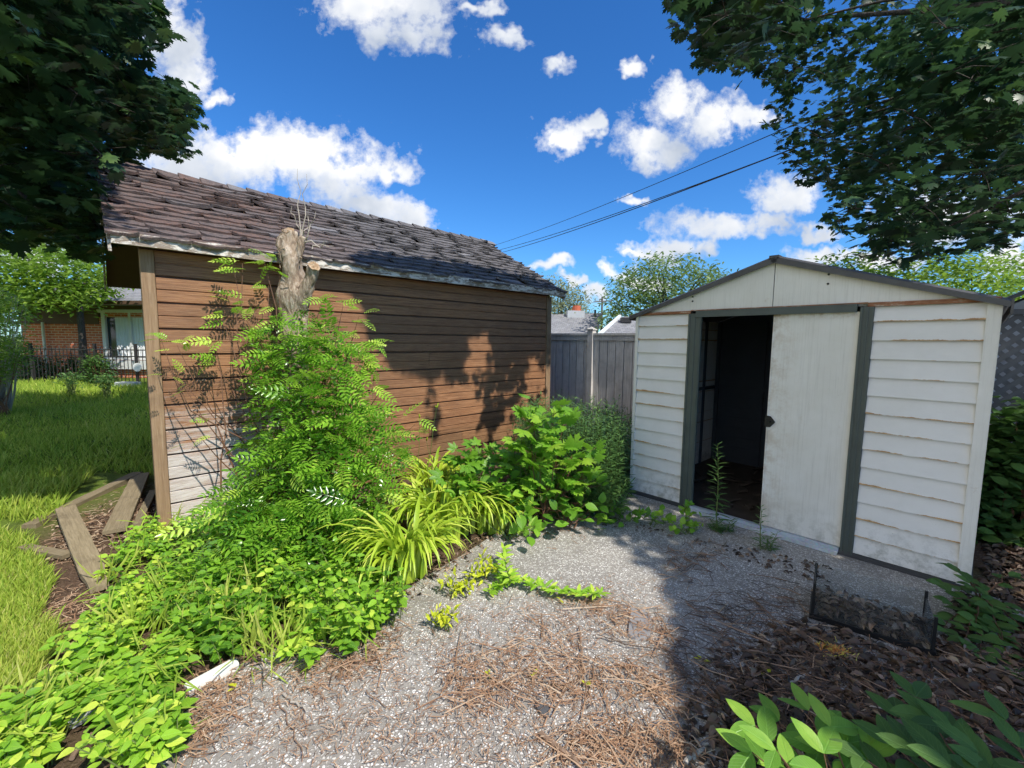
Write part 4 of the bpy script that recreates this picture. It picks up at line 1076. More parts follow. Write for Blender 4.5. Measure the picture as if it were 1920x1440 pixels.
mb = MB(); mb.tube([(.9, -.1, ez-.2), (.9, -.1, 0.2)], .045, 8); mb.build('downspout', 'white', bh)
mb = MB(); px_ = at(150, 640, HY)[0]-hx0
mb.box(-.4, .5, -.5, 0, 0, .9); mb.build('porch_base', 'brownboard', bh)

# iron fence
FY = 12.8
fxa, fxb = at(28, 640, FY)[0], at(330, 640, FY)[0]
fe = thing('iron_fence', 'black iron picket fence with looped tops along the far lawn edge', 'fence', (fxa, FY, 0))
fl = fxb-fxa; rt = at(150, 672, FY)[2]; g0 = .14
mb = MB(); mb.box(0, fl, -.02, .02, rt-.03, rt); mb.box(0, fl, -.015, .015, rt-.22, rt-.19); mb.box(0, fl, -.015, .015, g0+.1, g0+.13); mb.build('rail', 'iron', fe)
mb = MB(); x = 0; i = 0
while x < fl:
    mb.bar((x, 0, g0), (x, 0, rt+.0), .014, .014, (0, 1, 0))
    if i % 2 == 0:
        pts = [(x+.055-.055*math.cos(a), 0, rt+.055*math.sin(a)+.03) for a in [math.pi*k/6 for k in range(7)]]
        mb.tube([(x, 0, rt)]+pts+[(x+.11, 0, rt)], .007, 4)
    x += .11; i += 1
mb.build('pickets', 'iron', fe)
for f in (.05, .42, .8, 1.6, 2.4, 3.1, 3.9):
    if f < fl: pass
for f in (fl*.08, fl*.48, fl*.735): MB().box(f-.03, f+.03, -.03, .03, 0, rt+.16).build('post', 'iron', fe)
dx, _, dz = at(257, 704, FY-.06)
dc = MB(); dc.tube([(dx, FY-.075, dz), (dx, FY-.05, dz)], .125, 24)
tag(dc.build('round_plate', 'white'), 'white round plate hanging on the black iron fence', 'plate')
p = at(224, 738, FY-.5)
mb = MB(); mb.box(-.28, .3, -.12, .12, 0, .22); o = mb.build('planter_box', 'whitegrey', bevel=.02); o.location = (at(240, 740, FY-.5)[0], FY-.5, .12); tag(o, 'pale low planter box at the foot of the iron fence', 'planter')

# ------------------------------------------------------------------ grey board fence between the sheds
fa = at(985, 640, 8.45); fb = at(1187, 640, 7.05)
fd = (fb[0]-fa[0], fb[1]-fa[1]); fL = math.hypot(*fd); fang = math.atan2(fd[1], fd[0])
fe2 = thing('board_fence', 'weathered grey vertical board fence between the two sheds', 'fence', (fa[0], fa[1], 0), fang)
FT = 1.6+(638-619)/820*7.1; FEND = fL+1.6
postx = fL*(1105-985)/(1187-985)*1.10
mb = MB(); x = -1.2
while x < FEND:
    w = .135+U(-.004, .004); t = rnd.random(); top = FT-.05; yo = U(-.004, .004)
    mb.box(x, x+w, -.018+yo, .0+yo, .05+U(-.02, .01), top, t); x += w+.012
x = -1.13
while x < FEND:
    mb.box(x, x+.135, .012, .028, .05, FT-.05, rnd.random()); x += .147
mb.build('boards', 'greyfence', fe2)
MB().box(-1.2, FEND, -.07, .06, FT-.048, FT-.012, .3).build('top_cap', 'greyfence', fe2)
MB().box(-1.2, FEND, -.045, -.0225, FT-.135, FT-.049, .55).build('rail', 'greyfence', fe2)
for q in (postx, postx-2.4, postx+2.4):
    if q < FEND:
        pm = MB(); pm.box(q-.05, q+.05, -.085, .03, 0, FT+.04, .95); po = pm.build('post', 'greyfence', fe2)
        mb = MB(); mb.box(q-.066, q+.066, -.10, .045, FT+.041, FT+.06, .6); mb.add([(q-.055, -.09, FT+.061), (q+.055, -.09, FT+.061), (q+.055, .035, FT+.061), (q-.055, .035, FT+.061), (q, -.028, FT+.095)], [(0, 1, 4), (1, 2, 4), (2, 3, 4), (3, 0, 4)], .6)
        mb.build('post_cap', 'greyfence', po)

# ------------------------------------------------------------------ houses beyond
Y1 = 34.0
bg = thing('house', 'grey roofed house with red topped chimney beyond the board fence', 'house', (at(960, 640, Y1)[0], Y1, 0), math.radians(3))
x0_ = 0; x1_ = at(1158, 640, Y1)[0]-at(960, 640, Y1)[0]
ezz = 1.7; rzz = 1.6+(639-588)/820*38
mb = MB(); mb.box(.3, x1_-.3, .5, 9, 0, ezz); mb.build('wall', 'brick', bg)
mb = MB(); mb.add([(-6, 0, ezz), (x1_*.80, 0, ezz), (x1_, 5, rzz+.25), (-6, 5, rzz-.35), (-6, 10, ezz), (x1_*.8, 10, ezz)], [(0, 1, 2, 3), (3, 2, 5, 4), (1, 5, 2), (0, 3, 4)])
mb.build('roof', 'greyroof', bg)
cx_ = at(1083, 640, Y1+4)[0]-at(960, 640, Y1)[0]
ch = MB().box(cx_-.75, cx_+.75, 4.0, 5.0, 2.6, rzz+.35).build('chimney', 'whitegrey', bg)
MB().tube([(cx_+.12, 4.5, rzz+.36), (cx_+.12, 4.5, rzz+.8)], [.42, .34], 10).build('chimney_pot', 'redclay', ch)
MB().tube([(cx_+1.7, 4.2, 3.0), (cx_+1.7, 4.2, rzz+.45)], .09, 8).build('vent_pipe', 'iron', bg)
# second roof with its white gable board
b2 = thing('house', 'grey roofed house with white gable board beside the metal shed', 'house', (at(1118, 640, 27)[0], 27, 0), 0)
X0 = at(1118, 640, 27)[0]; k0 = at(1118, 616, 27); k1 = at(1161, 589, 30); k2 = at(1260, 587, 30)
A = (0, 0, 1.6+(639-618)/820*27-.6); 
mb = MB(); mb.add([(-.4, -.6, 1.6), (12, -.6, 1.6), (12, 3, k1[2]), (k1[0]-X0, 3, k1[2]), (2.6, 6.6, 1.6), (12, 6.6, 1.6)], [(0, 1, 2, 3), (3, 2, 5, 4)])
mb.build('roof', 'greyroof', b2)
mb = MB(); mb.bar((-.5, -.66, 1.62), (k1[0]-X0-.05, 2.96, k1[2]+.02), .16, .2); mb.build('gable_board', 'white', b2)
MB().box(.2, 11.5, .2, 6.2, 0, 1.62).build('wall', 'whitegrey', b2)
vx = at(1170, 640, 29)[0]-X0; MB().box(vx-.3, vx+.35, 1.9, 2.3, k1[2]-.45, k1[2]-.12).build('roof_vent', 'iron', b2)
# utility pole
up = thing('utility_pole', 'grey wooden utility pole with one crossarm behind the far roofs', 'pole', (at(1125, 640, 62)[0], 62, 0))
pz = at(1125, 566, 62)[2]; MB().tube([(0, 0, 0), (0, 0, pz+1.0)], [.17, .13], 8).build('pole', 'polewood', up)
mb = MB().bar((-1.2, 0, pz+.25), (1.5, 0, pz+.45), .12, .14); mb.build('crossarm', 'polewood', up)
for xx in (-1.0, -.4, .6, 1.3): MB().tube([(xx, 0, pz+.4), (xx, 0, pz+.68)], .06, 6).build('insulator', 'polewood', up)

# overhead cables (three, from far left behind the shed roof up to the right maple)
pole2 = at(905, 466, 48)
for (a, b, r, lab) in (((918, 461), (1452, 205), .011, 'thin black overhead cable, topmost of the three crossing the sky'),
                       ((926, 466), (1448, 250), .014, 'thin black overhead cable, middle of the three crossing the sky'),
                       ((932, 471), (1443, 252), .016, 'thin black overhead cable, lowest of the three crossing the sky')):
    P0 = at(a[0]-60, a[1]+20, 40); P1 = at(b[0], b[1], 11)
    P2 = tuple(P1[i]+(P1[i]-P0[i])*.35 for i in range(3))
    pts = []
    for i in range(25):
        f = i/24; q = [P0[j]*(1-f)+P2[j]*f for j in range(3)]; q[2] -= .5*math.sin(math.pi*f); pts.append(tuple(q))
    o = MB().tube(pts, r, 5).build('overhead_cable', 'cable'); tag(o, lab, 'cable', 'overhead cables crossing the sky')

# ------------------------------------------------------------------ right side: neighbour's shed and lattice fence
ns = thing('neighbour_shed', 'pale grey shed with dark roof edge behind the lattice fence', 'shed', (at(1872, 640, 5.2)[0], 5.2, 0), math.radians(-40))
e_ = at(1872, 540, 5.2)[2]
MB().box(0, 2.6, 0, 2.0, 0, e_-.1).build('wall', 'whitegrey', ns)
mb = MB(); mb.add([(0, -.01, e_-.1), (2.6, -.01, e_-.1), (1.3, -.01, e_+.62), (0, 2, e_-.1), (2.6, 2, e_-.1), (1.3, 2, e_+.62)], [(0, 1, 2), (3, 5, 4)]); mb.build('gable', 'whitegrey', ns)
mb = MB()
for a, b in (((-.15, e_-.12), (1.3, e_+.68)), ((2.75, e_-.12), (1.3, e_+.68))):
    mb.add([(a[0], -.12, a[1]), (b[0], -.12, b[1]), (b[0], 2.1, b[1]), (a[0], 2.1, a[1]), (a[0], -.12, a[1]+.05), (b[0], -.12, b[1]+.05), (b[0], 2.1, b[1]+.05), (a[0], 2.1, a[1]+.05)], [(0, 3, 2, 1), (4, 5, 6, 7), (0, 1, 5, 4), (1, 2, 6, 5), (2, 3, 7, 6), (3, 0, 4, 7)])
mb.build('roof', 'metaldark', ns)
lf = at(1868, 640, 4.1); lz = at(1890, 572, 4.1)[2]
lat = thing('lattice_fence', 'dark grey diagonal lattice fence beside the metal shed', 'fence', (lf[0]-.25, 4.15, 0), math.radians(-46))
mb = MB(); LW, z0, z1 = 2.6, .25, lz
def strips(sg, y):
    s = -3.0
    while s < LW+3:
        # line x = s + sg*(z - z0)
        pts = []
        xa, xb = s, s+sg*(z1-z0)
        # clip to 0..LW
        def zat(x): return z0+(x-s)/sg
        za, zb = z0, z1
        if sg > 0: za = max(za, zat(0)); zb = min(zb, zat(LW))
        else: za = max(za, zat(LW)); zb = min(zb, zat(0))
        if zb-za > .05: mb.bar((s+sg*(za-z0), y, za), (s+sg*(zb-z0), y, zb), .042, .008, (0, 1, 0), rnd.random())
        s += .105
strips(1, 0); strips(-1, .010)
mb.build('lattice', 'lattice', lat)
for q0, q1 in ((z1, z1+.05), (z0-.06, z0)): MB().box(-.04, LW+.04, -.03, .04, q0, q1).build('rail', 'lattice', lat)
for x in (-.05, LW): MB().box(x-.04, x+.05, -.04, .05, 0, z1+.08).build('post', 'lattice', lat)

# ------------------------------------------------------------------ pollarded stump
rnd = random.Random(77)
st = at(556, 800, 3.98)
sx, sy = st[0], st[1]
stump = thing('tree_stump', 'tall cut tree trunk with two sawn stubs in front of the wooden shed', 'tree stump', (sx, sy, 0))
def rel(p): return (p[0]-sx, p[1]-sy, p[2])
def knob(P, r, n=16, name='trunk', amp=.26):
    mb = MB(); K = len(P)
    from mathutils import noise as mn_
    pts = []; rad = []
    for i in range(K-1):
        for k in range(5):
            f = k/5; pts.append(tuple(P[i][j]*(1-f)+P[i+1][j]*f for j in range(3))); rad.append(r[i]*(1-f)+r[i+1]*f)
    pts.append(P[-1]); rad.append(r[-1])
    mb.tube(pts, rad, n, 0, True, .0)
    c = 0
    for i in range(len(mb.v)):
        x, y, z = mb.v[i]; q = pts[min(i//n, len(pts)-1)]; d = (x-q[0], y-q[1], z-q[2])
        k = 1+amp*mn_.noise(Vector((x*7, y*7, z*5)))*1.6+amp*.9*mn_.noise(Vector((x*26, y*26, z*12)))
        mb.v[i] = (q[0]+d[0]*k, q[1]+d[1]*k, q[2]+d[2]*k)
    return mb
a0 = rel(at(560, 1000, 3.98)); 
tp = [(0, 0, -.05), (0, 0, .5), rel(at(556, 700, 3.98)), rel(at(552, 610, 3.98)), rel(at(546, 560, 3.96)), rel(at(541, 500, 3.95)), rel(at(535, 470, 3.94)), rel(at(536, 441, 3.93))]
knob(tp, [.15, .125, .112, .104, .115, .098, .088, .062], 22, amp=.30).build('trunk', 'stumpbark', stump, True)
s2 = [rel(at(558, 590, 3.96)), rel(at(570, 555, 3.92)), rel(at(578, 530, 3.88)), rel(at(583, 508, 3.86))]
knob(s2, [.07, .066, .056, .05], 16).build('side_stub', 'stumpbark', stump, True)
s3 = [rel(at(548, 500, 3.95)), rel(at(556, 470, 3.93)), rel(at(562, 452, 3.93))]
knob(s3, [.06, .04, .03], 10).build('side_stub', 'stumpbark', stump, True)
def cap(c, r, nrm, name='cut_face'):
    mb = MB(); c = np.array(c); nn = np.array(vnorm(nrm)); x = np.cross(nn, (0, 0, 1.0)); x /= np.linalg.norm(x); y = np.cross(nn, x)
    vs = [c+nn*.012]
    for ring, rr in ((0, .5), (1, 1.0)):
        for i in range(12):
            a = i*math.pi/6; vs.append(c+(x*math.cos(a)+y*math.sin(a))*r*rr*U(.8, 1.12)+nn*U(-.008, .012))
    fs = [(0, 1+i, 1+(i+1) % 12) for i in range(12)]+[(1+i, 13+i, 13+(i+1) % 12, 1+(i+1) % 12) for i in range(12)]
    mb.add(vs, fs); mb.build(name, 'cut', stump)
cap((s2[-1][0]+.018, s2[-1][1]-.025, s2[-1][2]), .05, (.5, -.7, .5)); cap((tp[-1][0], tp[-1][1]-.01, tp[-1][2]), .05, (0, -.6, .8))
mb = MB()
for i in range(26):     # water shoots and peeling bark curls
    f = rnd.random(); k = 1+int(f*5); b = tp[k]; an = U(math.pi, 2*math.pi); r_ = .105
    p0 = (b[0]+math.cos(an)*r_, b[1]+math.sin(an)*r_, b[2]+U(-.1, .1)); mb.tube([p0, vadd(p0, (U(-.03, .03), U(-.03, 0), U(.02, .06))), vadd(p0, (U(-.07, .07), U(-.05, 0), U(.03, .1)))], [.006, .005, .002], 4, 0, False)
o = mb.build('bark_flakes', 'stumpbark', stump); o['kind'] = 'stuff'
mb = MB()
for (x1, y1), (x0, y0) in (((549, 325), (558, 455)), ((566, 335), (560, 455)), ((585, 405), (565, 460)), ((571, 400), (562, 460)), ((620, 468), (566, 462)), ((607, 462), (580, 475)), ((540, 395), (557, 452))):
    A_ = rel(at(x0, y0, 3.92)); B_ = rel(at(x1, y1, 3.9)); mb.tube(curve(A_, B_, 6, 0, .02), [.008, .007, .006, .005, .004, .003, .0015], 4, 0, False)
mb.build('bare_shoots', 'palestem', stump)

# ------------------------------------------------------------------ fern leaved shrub round the stump
rnd = random.Random(101)
CORE = [(460, 640), (520, 590), (620, 620), (680, 680), (660, 740), (730, 800), (735, 900), (735, 1050), (690, 1150), (600, 1225), (520, 1240), (440, 1130), (370, 1060), (430, 960), (450, 860), (445, 780), (460, 720)]
OUTER = [(420, 640), (430, 560), (500, 520), (550, 580), (640, 600), (700, 660), (690, 720), (760, 790), (790, 810), (770, 880), (735, 900), (735, 1100), (690, 1185), (560, 1255), (440, 1150), (340, 1060), (390, 1000), (420, 930), (400, 830), (385, 770), (440, 730), (420, 700)]
SPOTS = [(432, 510), (450, 505), (490, 500), (520, 520), (500, 545), (600, 570), (640, 580), (670, 600), (690, 650), (700, 648), (660, 640), (680, 690), (715, 735), (745, 810), (780, 800), (300, 650), (330, 660), (365, 655), (400, 655), (330, 720), (350, 745), (400, 690), (415, 610), (440, 580), (470, 590), (395, 800), (380, 835), (760, 850), (720, 770)]
fs_ = thing('fern_leaved_shrub', 'bright green fern leaved shrub growing round the tall cut trunk', 'shrub', (sx, sy-.3, 0))
def wmax(px, py):   # depth of the wall face along this pixel ray
    r = ray(px, py); return (WL[0]*wn[0]+WL[1]*wn[1])/(r[0]*wn[0]+r[1]*wn[1])*r[1]
L = Leaves(); ends = []
def bush_pt(px, py, core=False):
    far = min(wmax(px, py)-.16, 3.95)
    f = max(0, min(1, (py-560)/640)); near = 3.55-1.15*f
    if px > 650: near += (px-650)*.003
    near = min(near, far-.1)
    Y = U(near, far) if not core else near+(far-near)*rnd.random()**1.6
    return at(px, py, Y)
def addpin(p, scale=1.0, tt=None):
    ax = (p[0]-sx, p[1]-(sy-.1), 0); l = math.hypot(ax[0], ax[1]) or 1
    a = vnorm((ax[0]/l*.45+U(-.8, .8), ax[1]/l*.7+U(-.9, .4), U(-.35, .55)))
    n_ = vnorm((U(-.9, .9), U(-1.3, .3), 1))
    L.add(p, a, n_, U(.14, .25)*scale, min(1, max(0, tt if tt is not None else rnd.gauss(.45, .22))))
k = 0
while k < 1080:
    x, y = samp(CORE if U(0, 1) < .78 else OUTER, rnd); p = bush_pt(x, y, True)
    if U(0, 1) < (640-y)/130: continue
    if p[2] < .06: continue
    hq = proj(*hit(vadd(p, (-.06, 0, .05))))
    if hq[0] < 455 and hq[1] < 1000 and x < 660: k += 1; continue
    addpin(p); k += 1
    if k % 9 == 0: ends.append(p)
for s in SPOTS:
    c = bush_pt(*s)
    ends.append(c)
    for _ in range(3 if s[0] < 400 else 4): addpin(vadd(c, (U(-.06, .06), U(-.08, .08), U(-.06, .06))), .5 if s[0] < 400 else .75, U(.55, 1))
o = L.build('foliage', 'pin', 'bushleaf', fs_); o.location = (-sx, -(sy-.3), 0)
L = Leaves(); k = 0
while k < 3600:
    x, y = samp(CORE, rnd); p = bush_pt(x, y, True); k += 1
    if p[2] < .05: continue
    if U(0, 1) < (700-y)/160: continue
    hq = proj(*hit(p))
    if hq[0] < 440 and hq[1] < 1000: continue
    for _ in range(2): L.add(vadd(p, (U(-.03, .03), U(-.03, .03), U(-.03, .03))), rdir(-.1, .6), vnorm((U(-.9, .9), U(-1.2, .4), 1)), U(.035, .07), min(1, max(0, rnd.gauss(.3, .25))))
o = L.build('small_leaves', T_ovate(.42, .2, 3, .08, .42), 'bushleaf', fs_); o.location = (-sx, -(sy-.3), 0)
mb = MB()
for e in ends:
    if proj(*e)[0] < 430 and U(0, 1) < .6: continue
    b = (sx+U(-.35, .4), sy-.3+U(-.35, .2), 0); q = curve(b, e, 6, .0, .035); q[2] = vadd(q[2], (0, 0, .12)); q[3] = vadd(q[3], (0, 0, .08))
    mb.tube([(p[0]-sx, p[1]-(sy-.3), p[2]) for p in q], [.010, .009, .008, .006, .005, .004, .002], 4, 0, False)
mb.build('stems', 'redstem', fs_)

# ------------------------------------------------------------------ ovate ground cover, lower left (nobody could count it)
from mathutils import noise as _nz
rnd = random.Random(202)
GC = [(-120, 1460), (-120, 1400), (20, 1350), (125, 1275), (170, 1225), (130, 1190), (140, 1165), (185, 1125), (222, 1080), (260, 1010), (300, 980), (330, 990), (420, 960), (560, 1010), (740, 1030), (770, 1120), (700, 1190), (640, 1215), (560, 1265), (470, 1255), (440, 1235), (385, 1220), (350, 1270), (352, 1330), (360, 1400), (250, 1430), (245, 1370), (190, 1360), (120, 1400), (60, 1470)]
HOLE = [[(340, 1235), (480, 1205), (650, 1215), (650, 1330), (350, 1340)], [(140, 1310), (230, 1315), (265, 1420), (190, 1470), (120, 1400)], [(115, 1240), (200, 1150), (215, 1060), (120, 1000), (100, 1100)], [(165, 1345), (225, 1345), (240, 1400), (160, 1420)]]
L = Leaves(); mb = MB()
k = 0; placed = []
while k < 1650:
    x, y = samp(GC, rnd)
    if any(inpoly(x, y, h) for h in HOLE): continue
    h = U(.05, .16)+ (.14 if (x > 380 and y < 1150) else 0)*rnd.random()
    g_ = G(x, y, h*.9); b = (g_[0], g_[1], 0)
    o_ = (b[0]-WL[0])*wn[0]+(b[1]-WL[1])*wn[1]
    if o_ < .05 and b[0] > WL[0]: continue
    nzv = _nz.noise(Vector((b[0]*5.5, b[1]*5.5, 3.3)))
    if nzv < -.22: k += 1; continue
    h *= 1+.9*nzv
    lean = (U(-.5, .3), U(-.7, .2)); top = (b[0]+lean[0]*h, b[1]+lean[1]*h, h)
    k += 1
    mb.tube([b, ((b[0]+top[0])/2+.005, (b[1]+top[1])/2, h*.55), top], [.003, .0025, .002], 3, 0, False)
    nn = rnd.randint(3, 5); a0_ = U(0, 3.14); tt = rnd.gauss(.40, .16)+.45*_nz.noise(Vector((b[0]*3.1, b[1]*3.1, 0)))+(.12 if x < 330 else -.05)
    for i in range(nn):
        f = .35+.65*(i+1)/nn; an = a0_+i*1.57; c = (b[0]+lean[0]*h*f, b[1]+lean[1]*h*f, h*f)
        for s in (0, math.pi):
            d = (math.cos(an+s), math.sin(an+s), U(-.15, .35)); sz = U(.032, .075)*(1.15-.35*f)*(1.08 if y > 1230 else 1)
            L.add(c, vnorm(d), vnorm((U(-.5, .6), U(-.8, .3), 1)), sz, 1.0 if rnd.random() < .035 else min(.95, max(0, tt+U(-.2, .2))))
o = L.build('ground_cover', T_ovate(.58, .22, 5, .10, .38), 'coverleaf', None, True); tag(o, 'dense oval leaved green ground cover along the lower left edge', 'ground cover', None, 'stuff')
L = Leaves()
for _ in range(1500):
    x, y = samp(GC, rnd); g_ = G(x, y); a = (U(-.6, .6), U(-.7, .3), 1)
    if _nz.noise(Vector((g_[0]*2.3, g_[1]*2.3, 9.0))) < .05: continue
    L.add((g_[0], g_[1], 0), a, (U(-1, 1), -1, .2), U(.12, .30), U(.3, 1))
for _ in range(700):
    x, y = samp(GC, rnd); g_ = G(x, y, .12); L.add((g_[0], g_[1], U(.04, .22)), rdir(0, .6), (U(-.6, .6), U(-1, .3), 1), U(.09, .15), U(.1, .7))
for ob_, nm2 in ((L, 'ground_cover_grass'),):
    o = ob_.build(nm2, T_ovate(.055, .3, 4, .01, .4), 'grass'); tag(o, 'narrow grassy blades mixed into the oval leaved ground cover', 'grass', None, 'stuff')
o = mb.build('ground_cover_stems', 'stem'); tag(o, 'thin stems beneath the oval leaved ground cover', 'plant stems', None, 'stuff')

# ------------------------------------------------------------------ day lilies
def lily(px, py, n, R_, ln, seed, lab, lean=(0, -.25), up=.75):
    global rnd
    rnd = random.Random(seed); b = G(px, py)
    t = thing('lily_clump', lab, 'lily plant', (b[0], b[1], 0), 0, 'strap leaved lily clumps by the wooden shed')
    mb = MB()
    for i in range(n):
        an = U(0, 2*math.pi); r = R_*math.sqrt(rnd.random()); x, y = r*math.cos(an), r*math.sin(an)
        da = an+rnd.gauss(0, .5); l = ln*U(.7, 1.15); rise = U(.45, .95)*up; reach = U(.32, .75)
        dx, dy = math.cos(da)*reach+lean[0]+rnd.gauss(0, .2), math.sin(da)*reach+lean[1]+rnd.gauss(0, .2)
        K = 9; w = U(.013, .023); tt = min(1, max(0, rnd.gauss(.5, .22))); vs = []
        px0, py0, z = x, y, 0.0
        ang = math.radians(U(74, 89)); bend = U(.28, .44)/1.0; nx, ny = -dy, dx; q = math.hypot(nx, ny) or 1; nx /= q; ny /= q; hx, hy = dx/q, dy/q
        tw_ = U(-.5, .5)
        for k in range(K+1):
            f = k/K; ww = w*(1-.15*f) if f < .55 else w*(1-.15*f)*max(.02, (1-f)/.45)**.7
            cx, cy = nx*math.cos(tw_*f), ny*math.cos(tw_*f); cz = math.sin(tw_*f)*.6
            vs += [(px0-cx*ww, py0-cy*ww, max(.01, z-cz*ww+ww*.5)), (px0, py0, max(.008, z-.0)), (px0+cx*ww, py0+cy*ww, max(.01, z+cz*ww+ww*.5))]
            step = l/K; px0 += hx*math.cos(ang)*step; py0 += hy*math.cos(ang)*step; z = z+math.sin(ang)*step; ang -= bend*(.25+1.25*f)
            ang = max(ang, -1.35)
        mb.add(vs, [(k*3+j, k*3+j+1, k*3+j+4, k*3+j+3) for k in range(K) for j in range(2)], tt)
    mb.build('leaves', 'lily', t, True)
    return t
lily(765, 1085, 105, .15, .66, 301, 'nearest strap leaved lily clump spilling onto the patio edge', (.05, -.4))
lily(840, 1000, 150, .25, .66, 302, 'large strap leaved lily clump between the fern leaved shrub and the wall', (.1, -.3))
lily(925, 990, 105, .18, .52, 303, 'rightmost strap leaved lily clump ending at the patio', (.15, -.3))
lily(820, 935, 80, .18, .62, 304, 'strap leaved lily clump closest to the wooden wall', (.1, -.2))
rnd = random.Random(310)
for (x, y), (bx_, by_) in zip(((820, 768), (788, 788), (700, 720), (802, 830), (760, 810)), ((800, 930), (790, 930), (700, 960), (830, 930), (760, 940))):
    b = G(bx_, by_); tpz = at(x, y, b[1]-.05)
    fsx = thing('lily_flower_stalk', 'slim lily flower stalk with buds, the %s one against the wooden wall' % {768: 'upper right', 788: 'upper middle', 720: 'topmost left', 830: 'lowest right', 810: 'lower middle'}[y], 'flower stalk', (b[0], b[1], 0), 0, 'flower stalks rising above the lilies')
    q = curve((0, 0, 0), (tpz[0]-b[0], tpz[1]-b[1], tpz[2]), 6, 0, .01)
    MB().tube(q, [.004, .004, .0035, .003, .003, .0025, .002], 4).build('stalk', 'stem', fsx)
    B = MB()
    for k in range(3):
        c = q[-1]; d = (U(-.03, .03), U(-.03, .03), U(.02, .05)); B.tube([c, vadd(c, d, .5), vadd(c, d)], [.004, .008, .003], 6)
    B.build('buds', 'yellowleaf', fsx, True)
# ------------------------------------------------------------------ leafy plants in the corner bed
def leafy(name, lab, cat, pts, tmpl, mat, size, n, R_, seed, stem='stem', base=None, up=.2, group=None, tg=.5, mdir=-.4):
    global rnd
    rnd = random.Random(seed)
    b = G(*base); t = thing(name, lab, cat, (b[0], b[1], 0), 0, group)
    L = Leaves(); mb = MB()
    for (x, y, dY) in pts:
        c = at(x, y, b[1]+dY); c = (c[0], c[1], max(.06, c[2]))
        for k in range(n):
            p = (c[0]+rnd.gauss(0, R_), c[1]+rnd.gauss(0, R_), max(.04, c[2]+rnd.gauss(0, R_*.6)))
            a = vnorm((p[0]-c[0]+U(-.05, .05), p[1]-c[1]+U(-.08, .02), up*.2+U(-.08, .08)))
            L.add(p, a, vnorm((U(-.3, .5), U(-.7, .1)+mdir*.3, 1)), size*U(.7, 1.25), min(1, max(0, rnd.gauss(tg, .2))))
            if k % 2 == 0: mb.tube([(c[0]-b[0], c[1]-b[1], c[2]-.03), (p[0]-b[0], p[1]-b[1], p[2])], [.003, .0018], 3, 0, False)
        q = curve((b[0]+U(-.05, .05), b[1]+U(-.05, .05), 0), c, 5, 0, .02)
        mb.tube([(p[0]-b[0], p[1]-b[1], p[2]) for p in q], [.007, .006, .005, .004, .0035, .003], 4, 0, False)
    o = L.build('foliage', tmpl, mat, t, True); o.location = (-b[0], -b[1], 0)
    mb.build('stems', stem, t)
    return t
leafy('maple_sapling', 'young maple sapling with pale green lobed leaves before the dark weeds', 'sapling',
      [(1000, 790, 0), (1040, 770, 0), (1060, 790, .1), (1020, 820, -.05), (985, 830, 0), (1050, 830, 0), (1090, 850, .05), (1015, 870, -.1), (1040, 870, -.1), (980, 865, 0), (1095, 890, 0), (1065, 900, -.05), (1030, 910, -.1), (1075, 850, -.05), (1000, 845, -.1)], 'maple', 'midleaf', .13, 9, .07, 401, 'redstem', (1020, 985), tg=.62)
leafy('peony_bush', 'rounded bush of fingered leaves against the foot of the wooden wall', 'bush',
      [(870, 870, .1), (900, 845, .2), (930, 860, .2), (890, 900, 0), (925, 890, 0), (955, 880, .1), (860, 905, -.05), (905, 925, -.15), (945, 920, -.1), (880, 860, .2), (965, 900, .1)], 'palm', 'midleaf', .13, 10, .07, 402, 'stem', (915, 985), tg=.38)
leafy('broadleaf_seedling', 'broad leaved seedling leaning over the patio corner beside the lilies', 'plant',
      [(905, 915, .1), (935, 930, .05), (965, 915, .1), (880, 945, 0), (985, 960, -.05), (960, 955, 0), (1000, 985, -.1), (1020, 930, .1), (990, 1000, -.1)], 'broad', 'midleaf', .10, 7, .06, 403, 'stem', (960, 1010), tg=.6)
leafy('broadleaf_bush', 'low dark broad leaved bush between the sapling and the shaded weeds', 'bush',
      [(1060, 920, 0), (1090, 935, 0), (1110, 905, .1), (1040, 950, -.1), (1075, 960, -.15), (1120, 940, 0), (1010, 950, 0), (1110, 965, -.05)], 'broad', 'midleaf', .10, 12, .08, 404, 'redstem', (1070, 985), tg=.25)

# shaded goldenrod stand (a mass nobody could count)
rnd = random.Random(500)
L = Leaves(); mb = MB()
def rod(L, mb, b, h, lean, leafs, sz, tt, w=1.0, org=(0, 0)):
    top = (b[0]+lean[0], b[1]+lean[1], h)
    q = curve((b[0], b[1], 0), top, 5, 0, .008)
    mb.tube([(p[0]-org[0], p[1]-org[1], p[2]) for p in q], [.0045*w, .004*w, .0035*w, .003*w, .0025*w, .0015*w], 3, 0, False)
    for i in range(leafs):
        f = .12+.88*i/leafs; c = tuple(q[0][k]*(1-f)+top[k]*f for k in range(3)); an = i*2.4+U(-.3, .3)
        s = sz*(1.15-.55*f)*U(.8, 1.2)
        L.add(c, vnorm((math.cos(an), math.sin(an), .35+.6*f-.5*rnd.random())), (U(-.2, .2), U(-.4, .1), 1), s, min(1, max(0, tt+.35*f+U(-.2, .1))))
WD = [(975, 985), (985, 925), (965, 870), (1000, 850), (1060, 842), (1125, 842), (1180, 845), (1186, 915), (1150, 955), (1100, 965), (1040, 965)]
BMIN = 5.0
k = 0
